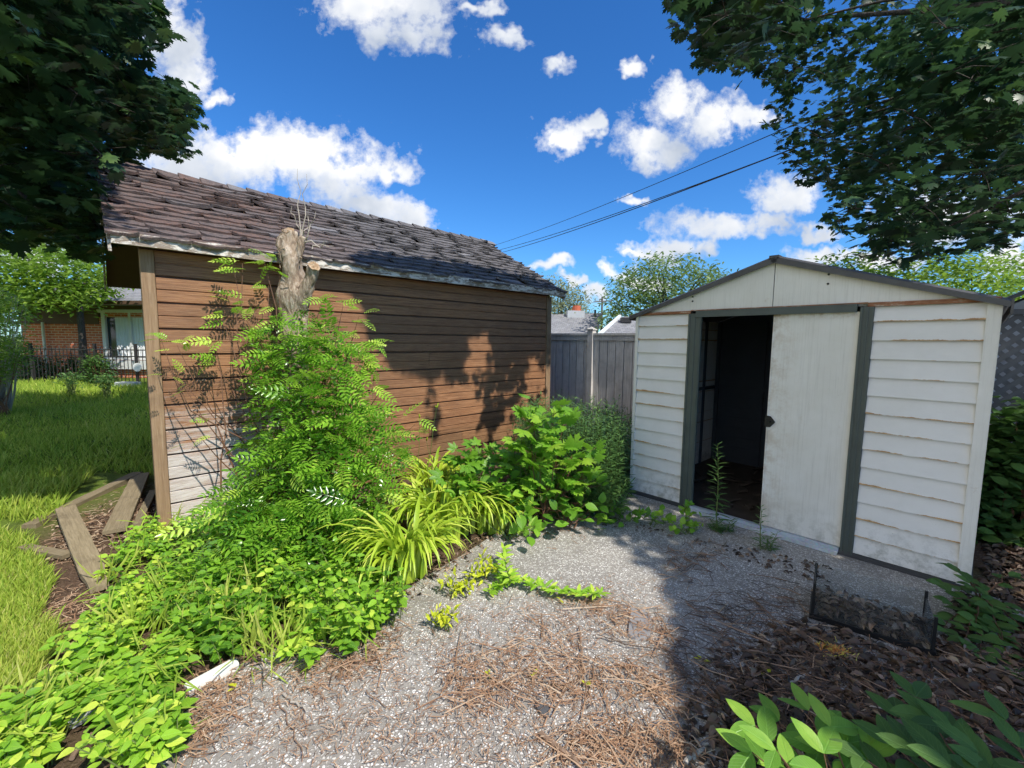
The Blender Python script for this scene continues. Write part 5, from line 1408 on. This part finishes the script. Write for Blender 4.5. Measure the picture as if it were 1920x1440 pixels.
while k < 430:
    x, y = samp(WD, rnd); b = G(x, y)
    # stay in front of fence, outside the sheds
    o_ = (b[0]-WL[0])*wn[0]+(b[1]-WL[1])*wn[1]; s_ = (b[0]-WL[0])*wu[0]+(b[1]-WL[1])*wu[1]
    if o_ < .08 and s_ < WLEN+.1: continue
    mx = (b[0]-ML[0])*mu[0]+(b[1]-ML[1])*mu[1]; my = (b[0]-ML[0])*mn[0]+(b[1]-ML[1])*mn[1]
    if mx > -.03 and my < .03: continue
    hmax = 1.6-(752-640+U(-14, 20))/820*b[1]
    if x > 1150: hmax *= .9
    h = max(.25, hmax*U(.75, 1.05)); k += 1
    rod(L, mb, b, h, (U(-.1, .1), U(-.12, .06)), int(16+h*22), .10, rnd.gauss(.25, .15))
for k in range(120):     # grassy skirt
    x, y = samp([(960, 905), (1186, 880), (1186, 935), (1150, 968), (1020, 975)], rnd); b = G(x, y)
    mx = (b[0]-ML[0])*mu[0]+(b[1]-ML[1])*mu[1]; my = (b[0]-ML[0])*mn[0]+(b[1]-ML[1])*mn[1]
    if mx > -.03 and my < .03: continue
    rod(L, mb, b, U(.15, .35), (U(-.1, .1), U(-.15, .05)), 18, .11, rnd.gauss(.3, .15))
o = L.build('goldenrod_stand', 'lance', 'weed', None, False); tag(o, 'dense shaded stand of narrow leaved weeds in front of the board fence', 'weeds', None, 'stuff')
o = mb.build('goldenrod_stems', 'stem'); tag(o, 'upright stems of the shaded weeds by the board fence', 'weed stems', None, 'stuff')

# single goldenrods at the shed door
def single_rod(px, py, ypx, leafs, sz, tt, lab, seed, skirt=0):
    global rnd
    rnd = random.Random(seed); b = G(px, py); t = thing('goldenrod_plant', lab, 'weed', (b[0], b[1], 0))
    top = at(px, ypx, b[1]); L = Leaves(); mb = MB()
    rod(L, mb, b, top[2], (top[0]-b[0]-.01, 0), leafs, sz, tt, 1.2, b)
    for i in range(skirt): rod(L, mb, (b[0]+U(-.05, .09), b[1]+U(-.07, .02)), U(.06, .15), (U(-.05, .05), U(-.05, .02)), 9, .07, tt-.2, .7, b)
    o = L.build('leaves', 'lance', 'weed', t); o.location = (-b[0], -b[1], 0); mb.build('stem', 'stem', t)
single_rod(1350, 985, 823, 64, .105, .42, 'tall narrow leaved weed standing before the dark shed doorway', 511, 12)
single_rod(1434, 1018, 938, 30, .075, .35, 'short narrow leaved weed at the left edge of the sliding door', 512, 6)
leafy('broadleaf_weed', 'bright low weed with upright tip beneath the left door jamb', 'weed', [(1295, 940, 0), (1297, 955, 0), (1300, 968, 0), (1285, 980, -.04), (1310, 985, -.04), (1265, 975, 0)], 'broad', 'midleaf', .06, 8, .03, 520, 'stem', (1290, 992), tg=.8)
leafy('broadleaf_weed', 'low spreading weed below the left siding panel of the metal shed', 'weed', [(1230, 965, 0), (1250, 972, 0), (1215, 955, 0), (1195, 960, -.03)], 'broad', 'midleaf', .065, 9, .04, 521, 'stem', (1232, 980), tg=.55)
leafy('broadleaf_weed', 'darker low weed at the left corner of the metal shed', 'weed', [(1150, 950, 0), (1170, 960, 0), (1130, 965, 0), (1185, 968, -.05)], 'broad', 'midleaf', .065, 12, .05, 522, 'stem', (1160, 975), tg=.25)

# yellow sprouts and the creeping weed on the patio
leafy('yellow_sprout', 'small yellow green sprout alone on the open patio', 'sprout', [(835, 1150, 0), (850, 1160, 0), (828, 1175, -.03), (845, 1180, -.04), (856, 1152, 0)], 'leaflet', 'yellowleaf', .05, 11, .018, 530, 'stem', (842, 1180), tg=.7)
leafy('yellow_sprout', 'yellow green sprout beside the lily leaves, left of the creeping weed', 'sprout', [(855, 1085, 0), (868, 1100, 0), (880, 1112, 0), (862, 1120, -.03), (848, 1095, 0), (885, 1100, 0)], 'leaflet', 'yellowleaf', .055, 11, .02, 531, 'stem', (868, 1118), tg=.7)
leafy('yellow_sprout', 'yellow green sprout cluster between the lilies and the creeping weed', 'sprout', [(910, 1050, 0), (925, 1065, 0), (905, 1075, 0), (895, 1090, -.02), (920, 1085, 0), (940, 1070, 0)], 'leaflet', 'yellowleaf', .055, 12, .022, 532, 'stem', (915, 1090), tg=.7)
rnd = random.Random(540)
cw = G(950, 1100); cwt = thing('creeping_weed', 'bright leafy weed stem lying across the sunlit patio', 'weed', (cw[0], cw[1], 0))
L = Leaves(); mb = MB()
for path, zz in ((((940, 1060), (955, 1085), (985, 1090), (1020, 1098), (1060, 1108), (1105, 1112), (1140, 1108)), .05), (((950, 1030), (955, 1060), (965, 1090)), .12), (((925, 1110), (950, 1095), (975, 1085)), .05)):
    pts = [(*G(x, y, zz), zz) for x, y in path]
    fine = [tuple(pts[i][k]*(1-f)+pts[i+1][k]*f for k in range(3)) for i in range(len(pts)-1) for f in (0, .12, .24, .36, .48, .6, .72, .84)]
    mb.tube([(p[0]-cw[0], p[1]-cw[1], p[2]) for p in pts], .004, 4, 0, False)
    for i, p in enumerate(fine):
        for s in (-1, 1, 0):
            an = U(0, 6.28); L.add(p, vnorm((math.cos(an), math.sin(an), U(.1, .7))), (U(-.4, .4), U(-.6, .2), 1), U(.045, .085), min(1, max(0, rnd.gauss(.6, .2))))
o = L.build('leaves', T_ovate(.3, .2, 4, .06, .42), 'coverleaf', cwt, True); o.location = (-cw[0], -cw[1], 0); mb.build('stem', 'stem', cwt)

# ------------------------------------------------------------------ big leaved shrubs, lower right
def bigshrub(lab, twigs, size, mat, base, seed, tg, step=.055, tmpl='big', ctw=.5, nm='dogwood_shrub'):
    global rnd
    rnd = random.Random(seed)
    b = (base[0], base[1]); t = thing(nm, lab, 'shrub', (b[0], b[1], 0)); L = Leaves(); mb = MB()
    for A_, B_ in twigs:
        q = curve(A_, B_, 6, .03, .012); mb.tube([(p[0]-b[0], p[1]-b[1], p[2]) for p in q], [.006, .0055, .005, .004, .003, .0025, .0015], 5, 0, False)
        ln = math.dist(A_, B_); n = max(3, int(ln*.72/step)); a0 = U(0, 3)
        d = vnorm(tuple(B_[k]-A_[k] for k in range(3)))
        for i in range(n+1):
            f = .28+.72*i/n; j = min(5, int(f*6)); ff = f*6-j; c = tuple(q[j][k]*(1-ff)+q[j+1][k]*ff for k in range(3)) if j < 6 else q[6]
            sd = 1 if i % 2 else -1
            side = vnorm((d[1], -d[0], 0))
            a = vnorm((d[0]*.6+side[0]*sd*.9+U(-.2, .2), d[1]*.6+side[1]*sd*.9+U(-.2, .2), U(-.15, .45)))
            L.add(c, a, vnorm((U(-.35, .35), U(-.6, .1), 1)), size*U(.75, 1.2), min(1, max(0, rnd.gauss(tg, .16))))
        L.add(q[-1], vnorm((d[0], d[1], .25)), (0, -.3, 1), size*.9, min(1, tg+.15))
    o = L.build('leaves', tmpl, mat, t, True); o.location = (-b[0], -b[1], 0); mb.build('stems', 'redstem', t)
B0 = (1.05, 1.05, 0)
bigshrub('bright broad leaved shrub at the bottom edge of the shaded patio', [(B0, at(1430, 1350, 1.35)), (B0, at(1475, 1340, 1.45)), (B0, at(1530, 1320, 1.42)), (B0, at(1570, 1350, 1.3)), (B0, at(1425, 1400, 1.22)), (B0, at(1470, 1395, 1.18)), (B0, at(1560, 1400, 1.2)), (B0, at(1600, 1380, 1.3)), (B0, at(1650, 1400, 1.25))], .118, 'dogleaf', (1.05, 1.05), 601, .6)
B1 = (1.55, 1.0, 0)
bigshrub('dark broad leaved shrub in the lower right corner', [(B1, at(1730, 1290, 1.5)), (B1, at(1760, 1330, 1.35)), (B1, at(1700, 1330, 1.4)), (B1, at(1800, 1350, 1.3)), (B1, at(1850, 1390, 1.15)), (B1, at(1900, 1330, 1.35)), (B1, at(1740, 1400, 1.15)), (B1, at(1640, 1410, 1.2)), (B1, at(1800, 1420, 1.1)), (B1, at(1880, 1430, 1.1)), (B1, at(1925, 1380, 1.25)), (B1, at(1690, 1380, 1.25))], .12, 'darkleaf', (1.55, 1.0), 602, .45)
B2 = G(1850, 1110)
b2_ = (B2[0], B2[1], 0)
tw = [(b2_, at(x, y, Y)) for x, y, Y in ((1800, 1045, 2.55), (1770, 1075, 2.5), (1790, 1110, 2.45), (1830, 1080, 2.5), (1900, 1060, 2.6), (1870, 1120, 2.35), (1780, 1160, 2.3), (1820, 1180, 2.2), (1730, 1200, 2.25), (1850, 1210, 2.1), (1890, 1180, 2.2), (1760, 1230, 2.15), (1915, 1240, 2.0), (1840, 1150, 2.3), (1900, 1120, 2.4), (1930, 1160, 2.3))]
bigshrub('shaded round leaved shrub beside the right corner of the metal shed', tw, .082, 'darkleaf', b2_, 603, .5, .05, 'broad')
# long dark climbers on the lattice
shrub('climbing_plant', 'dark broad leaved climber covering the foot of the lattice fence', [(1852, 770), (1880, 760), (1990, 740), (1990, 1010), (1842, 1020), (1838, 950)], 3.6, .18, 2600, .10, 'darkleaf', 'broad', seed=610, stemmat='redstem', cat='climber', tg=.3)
rnd = random.Random(611)

# ------------------------------------------------------------------ lawn
nr = np.random.RandomState(5)
def lawn():
    X = []; Y = []
    def ok(x, y):
        px, py = proj(x, y, 0)
        if py < 735: return False
        o_ = (x-WL[0])*wn[0]+(y-WL[1])*wn[1]
        return not (o_ < .02 and (x-WL[0])*wu[0]+(y-WL[1])*wu[1] > .02-.12*o_)
    P1 = [(-160, 1460), (-160, 1020), (60, 1030), (90, 1080), (110, 1110), (80, 1180), (130, 1230), (80, 1290), (10, 1350), (-20, 1460)]
    L = Leaves()
    g = rnd
    k = 0
    while k < 26000:
        a, b = samp(P1, g); x, y = G(a, b); k += 1
        L.add((x, y, gz(x, y)), (g.gauss(0, .5), g.gauss(0, .5), 1), (g.gauss(0, 1), -1, .3), g.uniform(.035, .105), min(1, max(0, g.gauss(.45, .25))))
    k = 0
    while k < 42000:
        # beyond the timber edging, thinning with distance
        y = 3.2+9.6*g.random()**1.5; x = g.uniform(-1.35*y-.6, -.80*y+.4 if y > 4 else -2.9)
        k += 1
        if not ok(x, y): continue
        p = proj(x, y, 0)
        if p[0] > 300 or p[0] < -150 or (p[1] > 905 and p[0] > 100+(1000-p[1])*.9) or p[1] > 1010: continue
        L.add((x, y, gz(x, y)), (g.gauss(0, .45), g.gauss(0, .45), 1), (g.gauss(0, 1), -1, .3), g.uniform(.05, .12)*(1+.06*y), min(1, max(0, g.gauss(.4, .22))))
    blade = (np.array([(-.045, 0, 0), (.045, 0, 0), (.035, .55, -.03), (-.035, .55, -.03), (0, 1, -.2)]), [(0, 1, 2, 3), (3, 2, 4)])
    o = L.build('lawn_grass', blade, 'grass'); tag(o, 'uncut sunny lawn grass left of the wooden shed', 'grass', None, 'stuff')
lawn()

# ------------------------------------------------------------------ planks and timber at the left
def plank(name, lab, cat, A, B, w, th, za, zb, mat='plank', t=.3, group=None, rag=False):
    a = G(*A, za); b = G(*B, zb); mb = MB(); n = 12
    a = np.array((a[0], a[1], za)); b = np.array((b[0], b[1], zb)); d = b-a; ln = np.linalg.norm(d); ang = math.atan2(d[1], d[0]); 
    vs = []
    for i in range(n+1):
        x = ln*i/n; wob = U(-.002, .002)
        if rag and i == n: pass
        sc = 1 if not (rag and i >= n-1) else U(.55, .8)
        off = U(-.01, .01) if (rag and i == n) else 0
        vs += [(x+off, -w/2*sc+wob, -th/2), (x+off*2, w/2*sc+wob, -th/2), (x, w/2*sc+wob, th/2+wob), (x-off, -w/2*sc+wob, th/2-wob)]
    fs = [(i*4+j, (i+1)*4+j, (i+1)*4+(j+1) % 4, i*4+(j+1) % 4) for i in range(n) for j in range(4)]+[(0, 1, 2, 3), (n*4+3, n*4+2, n*4+1, n*4)]
    vs = [(p[1], p[0], p[2]) for p in vs]
    mb.add(vs, fs, t); o = mb.build(name, 'plank' if mat is None else mat)
    o.location = tuple(a); o.rotation_euler = (math.atan2(d[2], math.hypot(d[0], d[1])), 0, ang-math.pi/2)
    tag(o, lab, cat, group); return o
rnd = random.Random(700)
plank('loose_plank', 'broken brown plank lying with one end raised on the timber edging', 'plank', (128, 972), (195, 1120), .125, .035, .12, .035, rag=True, t=.1)
plank('loose_plank', 'mossy grey green plank leaning flat beside the shed corner post', 'plank', (268, 905), (222, 1012), .15, .03, .05, .045, t=.55)
plank('loose_plank', 'pale short weathered plank lying left of the broken brown one', 'plank', (50, 1046), (135, 1060), .07, .03, .04, .03, t=.8)
plank('timber_edging', 'long grey timber edging between the lawn and the shed corner', 'timber', (60, 1010), (262, 905), .10, .06, .03, .04, t=.85)
plank('loose_plank', 'narrow grey lath tucked beside the shed post foot', 'plank', (292, 935), (262, 1000), .06, .02, .03, .025, t=.9)
plank('rotten_log', 'rotten reddish log lying among the corner plants', 'log', (870, 938), (965, 925), .10, .09, .06, .07, 'log', .2, rag=True)
# white downspout piece
a = G(362, 1305, .03); b = G(455, 1252, .03); an = math.atan2(b[1]-a[1], b[0]-a[0]); ln = math.dist(a, b)
mb = MB(); 
mb.add([(0, -.032, 0), (ln, -.032, .0), (ln, .032, 0), (0, .032, 0), (0, -.028, .03), (ln, -.028, .03), (ln, .004, .036), (0, .004, .036), (0, .008, .026), (ln, .008, .026), (ln, .03, .030), (0, .03, .030)],
       [(0, 1, 5, 4), (4, 5, 6, 7), (7, 6, 9, 8), (8, 9, 10, 11), (11, 10, 2, 3), (0, 4, 7, 8, 11, 3), (1, 2, 10, 9, 6, 5), (0, 3, 2, 1)])
o = mb.build('downspout_piece', 'whitedirty'); o.location = (a[0], a[1], .008); o.rotation_euler = (0, 0, an); tag(o, 'dirty white broken downspout piece on the patio edge', 'downspout')
# crumpled clear bag
from mathutils import noise as _nz
g_ = G(178, 1340, .04); mb = MB(); n = 14
vs = []
for i in range(n+1):
    for j in range(n):
        th = math.pi*i/n; ph = 2*math.pi*j/n; d = (math.sin(th)*math.cos(ph), math.sin(th)*math.sin(ph), math.cos(th))
        r = .065*(1+.45*_nz.noise(Vector(d)*2.6)); vs.append((d[0]*r*1.1, d[1]*r*1.5, max(-.03, d[2]*r*.7)))
mb.add(vs, [(i*n+j, (i+1)*n+j, (i+1)*n+(j+1) % n, i*n+(j+1) % n) for i in range(n) for j in range(n)])
o = mb.build('plastic_bag', 'bag'); o.location = (g_[0], g_[1], .035); tag(o, 'crumpled clear plastic bag among the ground cover', 'bag')
def slabstone(name, lab, P, h, mat, z=.008):
    Q = [G(*p) for p in P]; cx = sum(q[0] for q in Q)/len(Q); cy = sum(q[1] for q in Q)/len(Q)
    mb = MB(); k = len(Q); mb.add([(q[0]-cx, q[1]-cy, 0) for q in Q]+[((q[0]-cx)*.93, (q[1]-cy)*.93, h*U(.7, 1.1)) for q in Q], [tuple(range(k, 2*k)), tuple(range(k))[::-1]]+[(i, (i+1) % k, k+(i+1) % k, k+i) for i in range(k)])
    o = mb.build(name, mat); o.location = (cx, cy, z); tag(o, lab, 'stone'); return o
slabstone('slate_piece', 'flat grey slate piece lying on the sunlit patio near the shade edge', [(1186, 1190), (1192, 1140), (1215, 1142), (1236, 1158), (1228, 1196), (1200, 1200)], .016, 'stone')
slabstone('dark_stone', 'small dark square stone near the bottom of the sunlit patio', [(1015, 1328), (1018, 1322), (1042, 1324), (1044, 1345), (1032, 1350)], .012, 'darkstone')
slabstone('dark_stone', 'flat dark round stone beside the ground cover at the lower left', [(205, 1395), (225, 1375), (250, 1368), (268, 1385), (262, 1400), (235, 1408), (212, 1405)], .02, 'darkstone')
# small grey hoop lying by the corner plants
g_ = G(1112, 957, .04); mb = MB(); mb.tube([(.04*math.cos(a), .01, .045+.04*math.sin(a)) for a in [i*math.pi/8 for i in range(17)]], .008, 6); mb.tube([(0, 0, .045), (0, .02, .045)], .012, 8)
o = mb.build('small_wheel', 'whitegrey'); o.location = (g_[0], g_[1], .0); tag(o, 'small grey wheel at the foot of the shaded weeds', 'wheel')

# ------------------------------------------------------------------ glass tank frame
TA = G(1531, 1142, .02); TB = G(1745, 1204, .02); TC = G(1552, 1100, .02)
ta = math.atan2(TB[1]-TA[1], TB[0]-TA[0]); TL = math.dist(TA, TB)*1.06
TW = .30; TH = .21
tk = thing('glass_tank', 'open dusty glass tank with black edges holding dead leaves', 'tank', (TA[0], TA[1], .008), ta)
for nm_, b in (('glass_pane', (.006, TL-.006, .0, .005, .012, TH)), ('glass_pane', (.006, TL-.006, TW-.005, TW, .012, TH)), ('glass_pane', (.0, .005, .0, TW, .012, TH)), ('glass_pane', (TL-.005, TL, .0, TW, .012, TH-.03))):
    MB().box(*b).build(nm_, 'glass', tk)
mb = MB(); mb.box(-.012, TL+.012, -.012, .0, 0, .03); mb.box(-.012, TL+.012, TW, TW+.012, 0, .03); mb.box(-.012, 0, .0, TW, 0, .03); mb.box(TL, TL+.012, .0, TW, 0, .03); mb.box(0.0, TL, 0.0, TW, 0, .006)
mb.build('base_frame', 'black', tk)
for x, y in ((-.004, -.004), (-.004, TW-.008), (TL-.008, TW-.008), (TL-.008, -.004)): MB().box(x, x+.014, y, y+.012, .03, TH).build('edge_strip', 'black', tk)

# ------------------------------------------------------------------ litter
rnd = random.Random(800)
def curled(L, P, n, zr=(.008, .02), s=(.03, .08), tg=.45):
    for _ in range(n):
        x, y = samp(P, rnd) if not callable(P) else P()
        g = G(x, y); L.add((g[0], g[1], U(*zr)), rdir(0, .35), vnorm((U(-.7, .7), U(-.7, .7), 1)), U(*s), min(1, max(0, rnd.gauss(tg, .25))))
L = Leaves()
RL1 = [(1380, 1440), (1350, 1330), (1400, 1250), (1480, 1160), (1560, 1160), (1700, 1210), (1780, 1180), (1800, 1095), (1950, 1120), (2050, 1300), (1990, 1500)]
RL2 = [(1300, 1440), (1290, 1330), (1340, 1220), (1420, 1180), (1560, 1200), (1700, 1270), (1600, 1440)]
curled(L, RL1, 2600); curled(L, RL2, 700, s=(.02, .05)); curled(L, [(1860, 1000), (1990, 980), (1990, 1120), (1850, 1100)], 500)
for _ in range(330):
    x = U(.03, TL-.03); y = U(.02, TW-.02); c, s = math.cos(ta), math.sin(ta); L.add((TA[0]+x*c-y*s, TA[1]+x*s+y*c, U(.02, .035+.05*(1-x/TL)+.03)), rdir(0, .5), vnorm((U(-.8, .8), U(-.8, .8), 1)), U(.03, .065), min(1, max(0, rnd.gauss(.7, .28))))
curled(L, [(100, 1080), (110, 990), (250, 910), (300, 960), (280, 1010), (200, 1060)], 260, s=(.02, .05), tg=.8)
curled(L, [(560, 1290), (660, 1190), (760, 1200), (720, 1280)], 40, s=(.015, .04), tg=.8)
curled(L, [(1130, 950), (1250, 990), (1560, 1050), (1560, 1090), (1300, 1010), (1130, 985)], 160, s=(.015, .045), tg=.5)
for i_ in range(len(patio_px)-2):
    (xa_, ya_), (xb_, yb_) = patio_px[i_], patio_px[i_+1]
    for _ in range(46):
        f_ = U(0, 1); g_ = G(xa_+(xb_-xa_)*f_+rnd.gauss(0, 14), ya_+(yb_-ya_)*f_+rnd.gauss(0, 12))
        L.add((g_[0], g_[1], U(.008, .02)), rdir(0, .35), vnorm((U(-.7, .7), U(-.7, .7), 1)), U(.012, .045), min(1, max(0, rnd.gauss(.6, .3))))
curled(L, [(860, 960), (980, 920), (1000, 950), (900, 990)], 150, s=(.02, .05), tg=.85)
cl = T_ovate(.62, .42, 4, .5, .5)
o = L.build('leaf_litter', cl, 'litter', None, True); tag(o, 'dead brown curled leaves littering the shaded right ground', 'leaf litter', None, 'stuff')
# fine twigs, bud scales and needles in drifts
mb = MB()
def drift(P, n, ln, r, tg, main=None, zt=.03):
    for _ in range(n):
        x, y = samp(P, rnd); x += rnd.gauss(0, 20); y = min(1480, y+rnd.gauss(0, 13)); g = G(x, y); a = U(0, math.pi) if main is None else rnd.gauss(main, .7); l = ln*U(.4, 1.4)
        z0 = U(.009, zt); z1 = U(.009, zt); m = (g[0]+U(-.2, .2)*l, g[1]+U(-.2, .2)*l, max(z0, z1)+.002)
        d = (math.cos(a)*l/2, math.sin(a)*l/2); mb.tube([(g[0]-d[0], g[1]-d[1], z0), m, (g[0]+d[0], g[1]+d[1], z1)], [r, r*.9, r*.6], 3, min(1, max(0, rnd.gauss(tg, .22))), False)
D1 = [(850, 1240), (930, 1225), (1010, 1190), (980, 1140), (990, 1120), (1060, 1180), (1100, 1190), (1130, 1240), (1200, 1250), (1270, 1260), (1300, 1330), (1200, 1300), (1100, 1320), (1010, 1310), (930, 1340), (850, 1350), (860, 1290)]
D2 = [(1060, 1120), (1140, 1115), (1260, 1180), (1260, 1205), (1170, 1190), (1100, 1150)]
D3 = [(560, 1290), (620, 1240), (700, 1185), (770, 1190), (730, 1260), (690, 1290), (600, 1300)]
D4 = [(340, 1400), (370, 1320), (450, 1280), (560, 1255), (470, 1310), (400, 1390), (380, 1440)]
D5 = [(1040, 1440), (1080, 1360), (1200, 1350), (1310, 1380), (1340, 1440)]
D6 = [(1250, 1200), (1330, 1120), (1480, 1090), (1540, 1160), (1560, 1240), (1700, 1330), (1500, 1330), (1350, 1330), (1280, 1270)]
D7 = [(1260, 1035), (1340, 1030), (1350, 1065), (1280, 1068)]
D8 = [(80, 1180), (130, 1130), (190, 1130), (200, 1160), (140, 1240)]
D9 = [(960, 990), (1050, 960), (1120, 985), (1060, 1010)]
drift(D1, 760, .07, .0022, .5); drift(D2, 260, .07, .002, .5); drift(D3, 380, .06, .002, .45); drift(D4, 300, .07, .002, .55); drift(D5, 420, .06, .0022, .5)
drift(D6, 620, .12, .0022, .02, 2.6); drift(D7, 110, .09, .0025, .25); drift(D8, 300, .06, .002, .6); drift(D9, 160, .06, .002, .3)
for i_ in range(len(patio_px)-2):
    (xa_, ya_), (xb_, yb_) = patio_px[i_], patio_px[i_+1]; drift([(xa_-14, ya_-10), (xb_-14, yb_-10), (xb_+16, yb_+12), (xa_+16, ya_+12)], 60, .05, .002, .55); drift([(500, 1300), (900, 1100), (1280, 1090), (1300, 1440), (350, 1440)], 420, .035, .0016, .5)
drift([(100, 1080), (110, 990), (250, 910), (300, 960), (280, 1010), (200, 1060)], 500, .06, .002, .75)
drift([(1380, 1440), (1500, 1180), (1950, 1180), (1950, 1440)], 700, .12, .002, .25)
for D_, n_ in ((D1, 46), (D2, 14), (D3, 12), (D4, 12), (D5, 18), (D6, 40), (D7, 6), ([(1300, 1440), (1500, 1180), (1950, 1180), (1950, 1440)], 40)): drift(D_, n_, .26, .0033, .6)
o = mb.build('twig_litter', 'needle'); tag(o, 'drifts of fine reddish brown twigs and needles over the patio', 'twig litter', None, 'stuff')
# single sticks one can tell apart
def stick(A, B, r, lab, mat='twig', fork=None, z=.02):
    a = G(*A, z); b = G(*B, z); q = curve((a[0], a[1], z), (b[0], b[1], z), 7, 0, .008); q = [(p[0]-a[0], p[1]-a[1], max(r+.008, p[2])) for p in q]
    mb = MB(); mb.tube(q, [r, r*.97, r*.93, r*.9, r*.85, r*.78, r*.7, r*.45], 7, .5, True, .1)
    if fork:
        c = G(*fork, z); mb.tube([q[3], ((q[3][0]+c[0]-a[0])/2, (q[3][1]+c[1]-a[1])/2+.004, z), (c[0]-a[0], c[1]-a[1], z)], [r*.7, r*.55, r*.3], 6, .5)
    o = mb.build('stick', mat); o.location = (a[0], a[1], 0); tag(o, lab, 'stick'); return o
stick((1028, 1372), (1105, 1436), .011, 'thick brown stick at the bottom centre of the patio')
stick((1300, 1425), (1345, 1385), .010, 'pale broken stick near the bright broad leaved shrub', 'palestem')
stick((1095, 1172), (1110, 1285), .004, 'long thin curved stick through the middle of the twig drift', fork=(1085, 1250))
stick((850, 1268), (990, 1283), .0035, 'long thin straight stick lying across the left half of the drift')
stick((1130, 1190), (1210, 1198), .004, 'thin pale stick beside the flat grey slate piece', 'palestem')
stick((1190, 1232), (1290, 1370), .004, 'dark thin stick at the edge of sun and shade', 'twig')
stick((1410, 1210), (1560, 1228), .005, 'long forked stick in the shade left of the orange catkin', 'twig', (1500, 1245))
stick((1492, 1268), (1532, 1248), .008, 'short thick grey stick below the orange catkin', 'palestem')
stick((1410, 1103), (1500, 1185), .0045, 'dark bent stick in the shade left of the glass tank')
stick((345, 1440), (392, 1378), .009, 'brown forked stick at the bottom left beside the ground cover', 'twig', (425, 1400))
stick((150, 1440), (205, 1368), .010, 'brown stick at the bottom left below the clear bag')
stick((545, 1310), (588, 1342), .006, 'short tan stick right of the white downspout piece', 'palestem')
stick((535, 1318), (585, 1430), .003, 'very thin long dark twig on open concrete at the lower left')
stick((700, 1300), (745, 1330), .003, 'small curved dark twig on open concrete below the twig drift', fork=(735, 1305))
# catkins
def fuzz(px, py, n, R_, mat, lab, seed):
    global rnd
    rnd = random.Random(seed); g = G(px, py); mb = MB()
    for _ in range(n):
        c = (rnd.gauss(0, R_*.5), rnd.gauss(0, R_*.35), .012); d = rdir(.6, .4); l = U(.012, .03); mb.tube([c, vadd(c, d, l)], [.003, .0016], 3, 0, False)
    return g, mb
g, mb = fuzz(1572, 1212, 260, .05, 'orange', '', 901); ct = thing('fallen_catkin', 'fuzzy orange and yellow fallen catkin in the shade below the glass tank', 'catkin', (g[0], g[1], .006)); mb.build('orange_tuft', 'orange', ct)
_, mb = fuzz(1572, 1212, 150, .075, 'yellowfuzz', '', 902); o = mb.build('yellow_tuft', 'yellowfuzz', ct); o['kind'] = 'stuff'
# a few fallen green leaves
rnd = random.Random(950)
for (x, y), lab in (((930, 1272), 'fallen yellow green leaf on the left of the twig drift'), ((1012, 1272), 'fallen bright leaf in the middle of the twig drift'), ((1114, 1292), 'fallen bright leaf on the right of the twig drift'), ((455, 1308), 'tiny fallen green leaf near the white downspout piece'), ((1325, 1237), 'small pale green leaf fallen in the shade right of the drift'), ((1060, 1128), 'small fallen yellow leaf just below the creeping weed'), ((1448, 1258), 'curled pale green leaf on the shaded litter')):
    L = Leaves(); g = G(x, y)
    for k in range(3): L.add((U(-.008, .008), U(-.008, .008), .016), rdir(.05, .2), (U(-.3, .3), U(-.3, .3), 1), U(.03, .05), .9)
    o = L.build('fallen_leaf', 'dia', 'yellowleaf'); o.location = (g[0], g[1], .006); tag(o, lab, 'leaf')
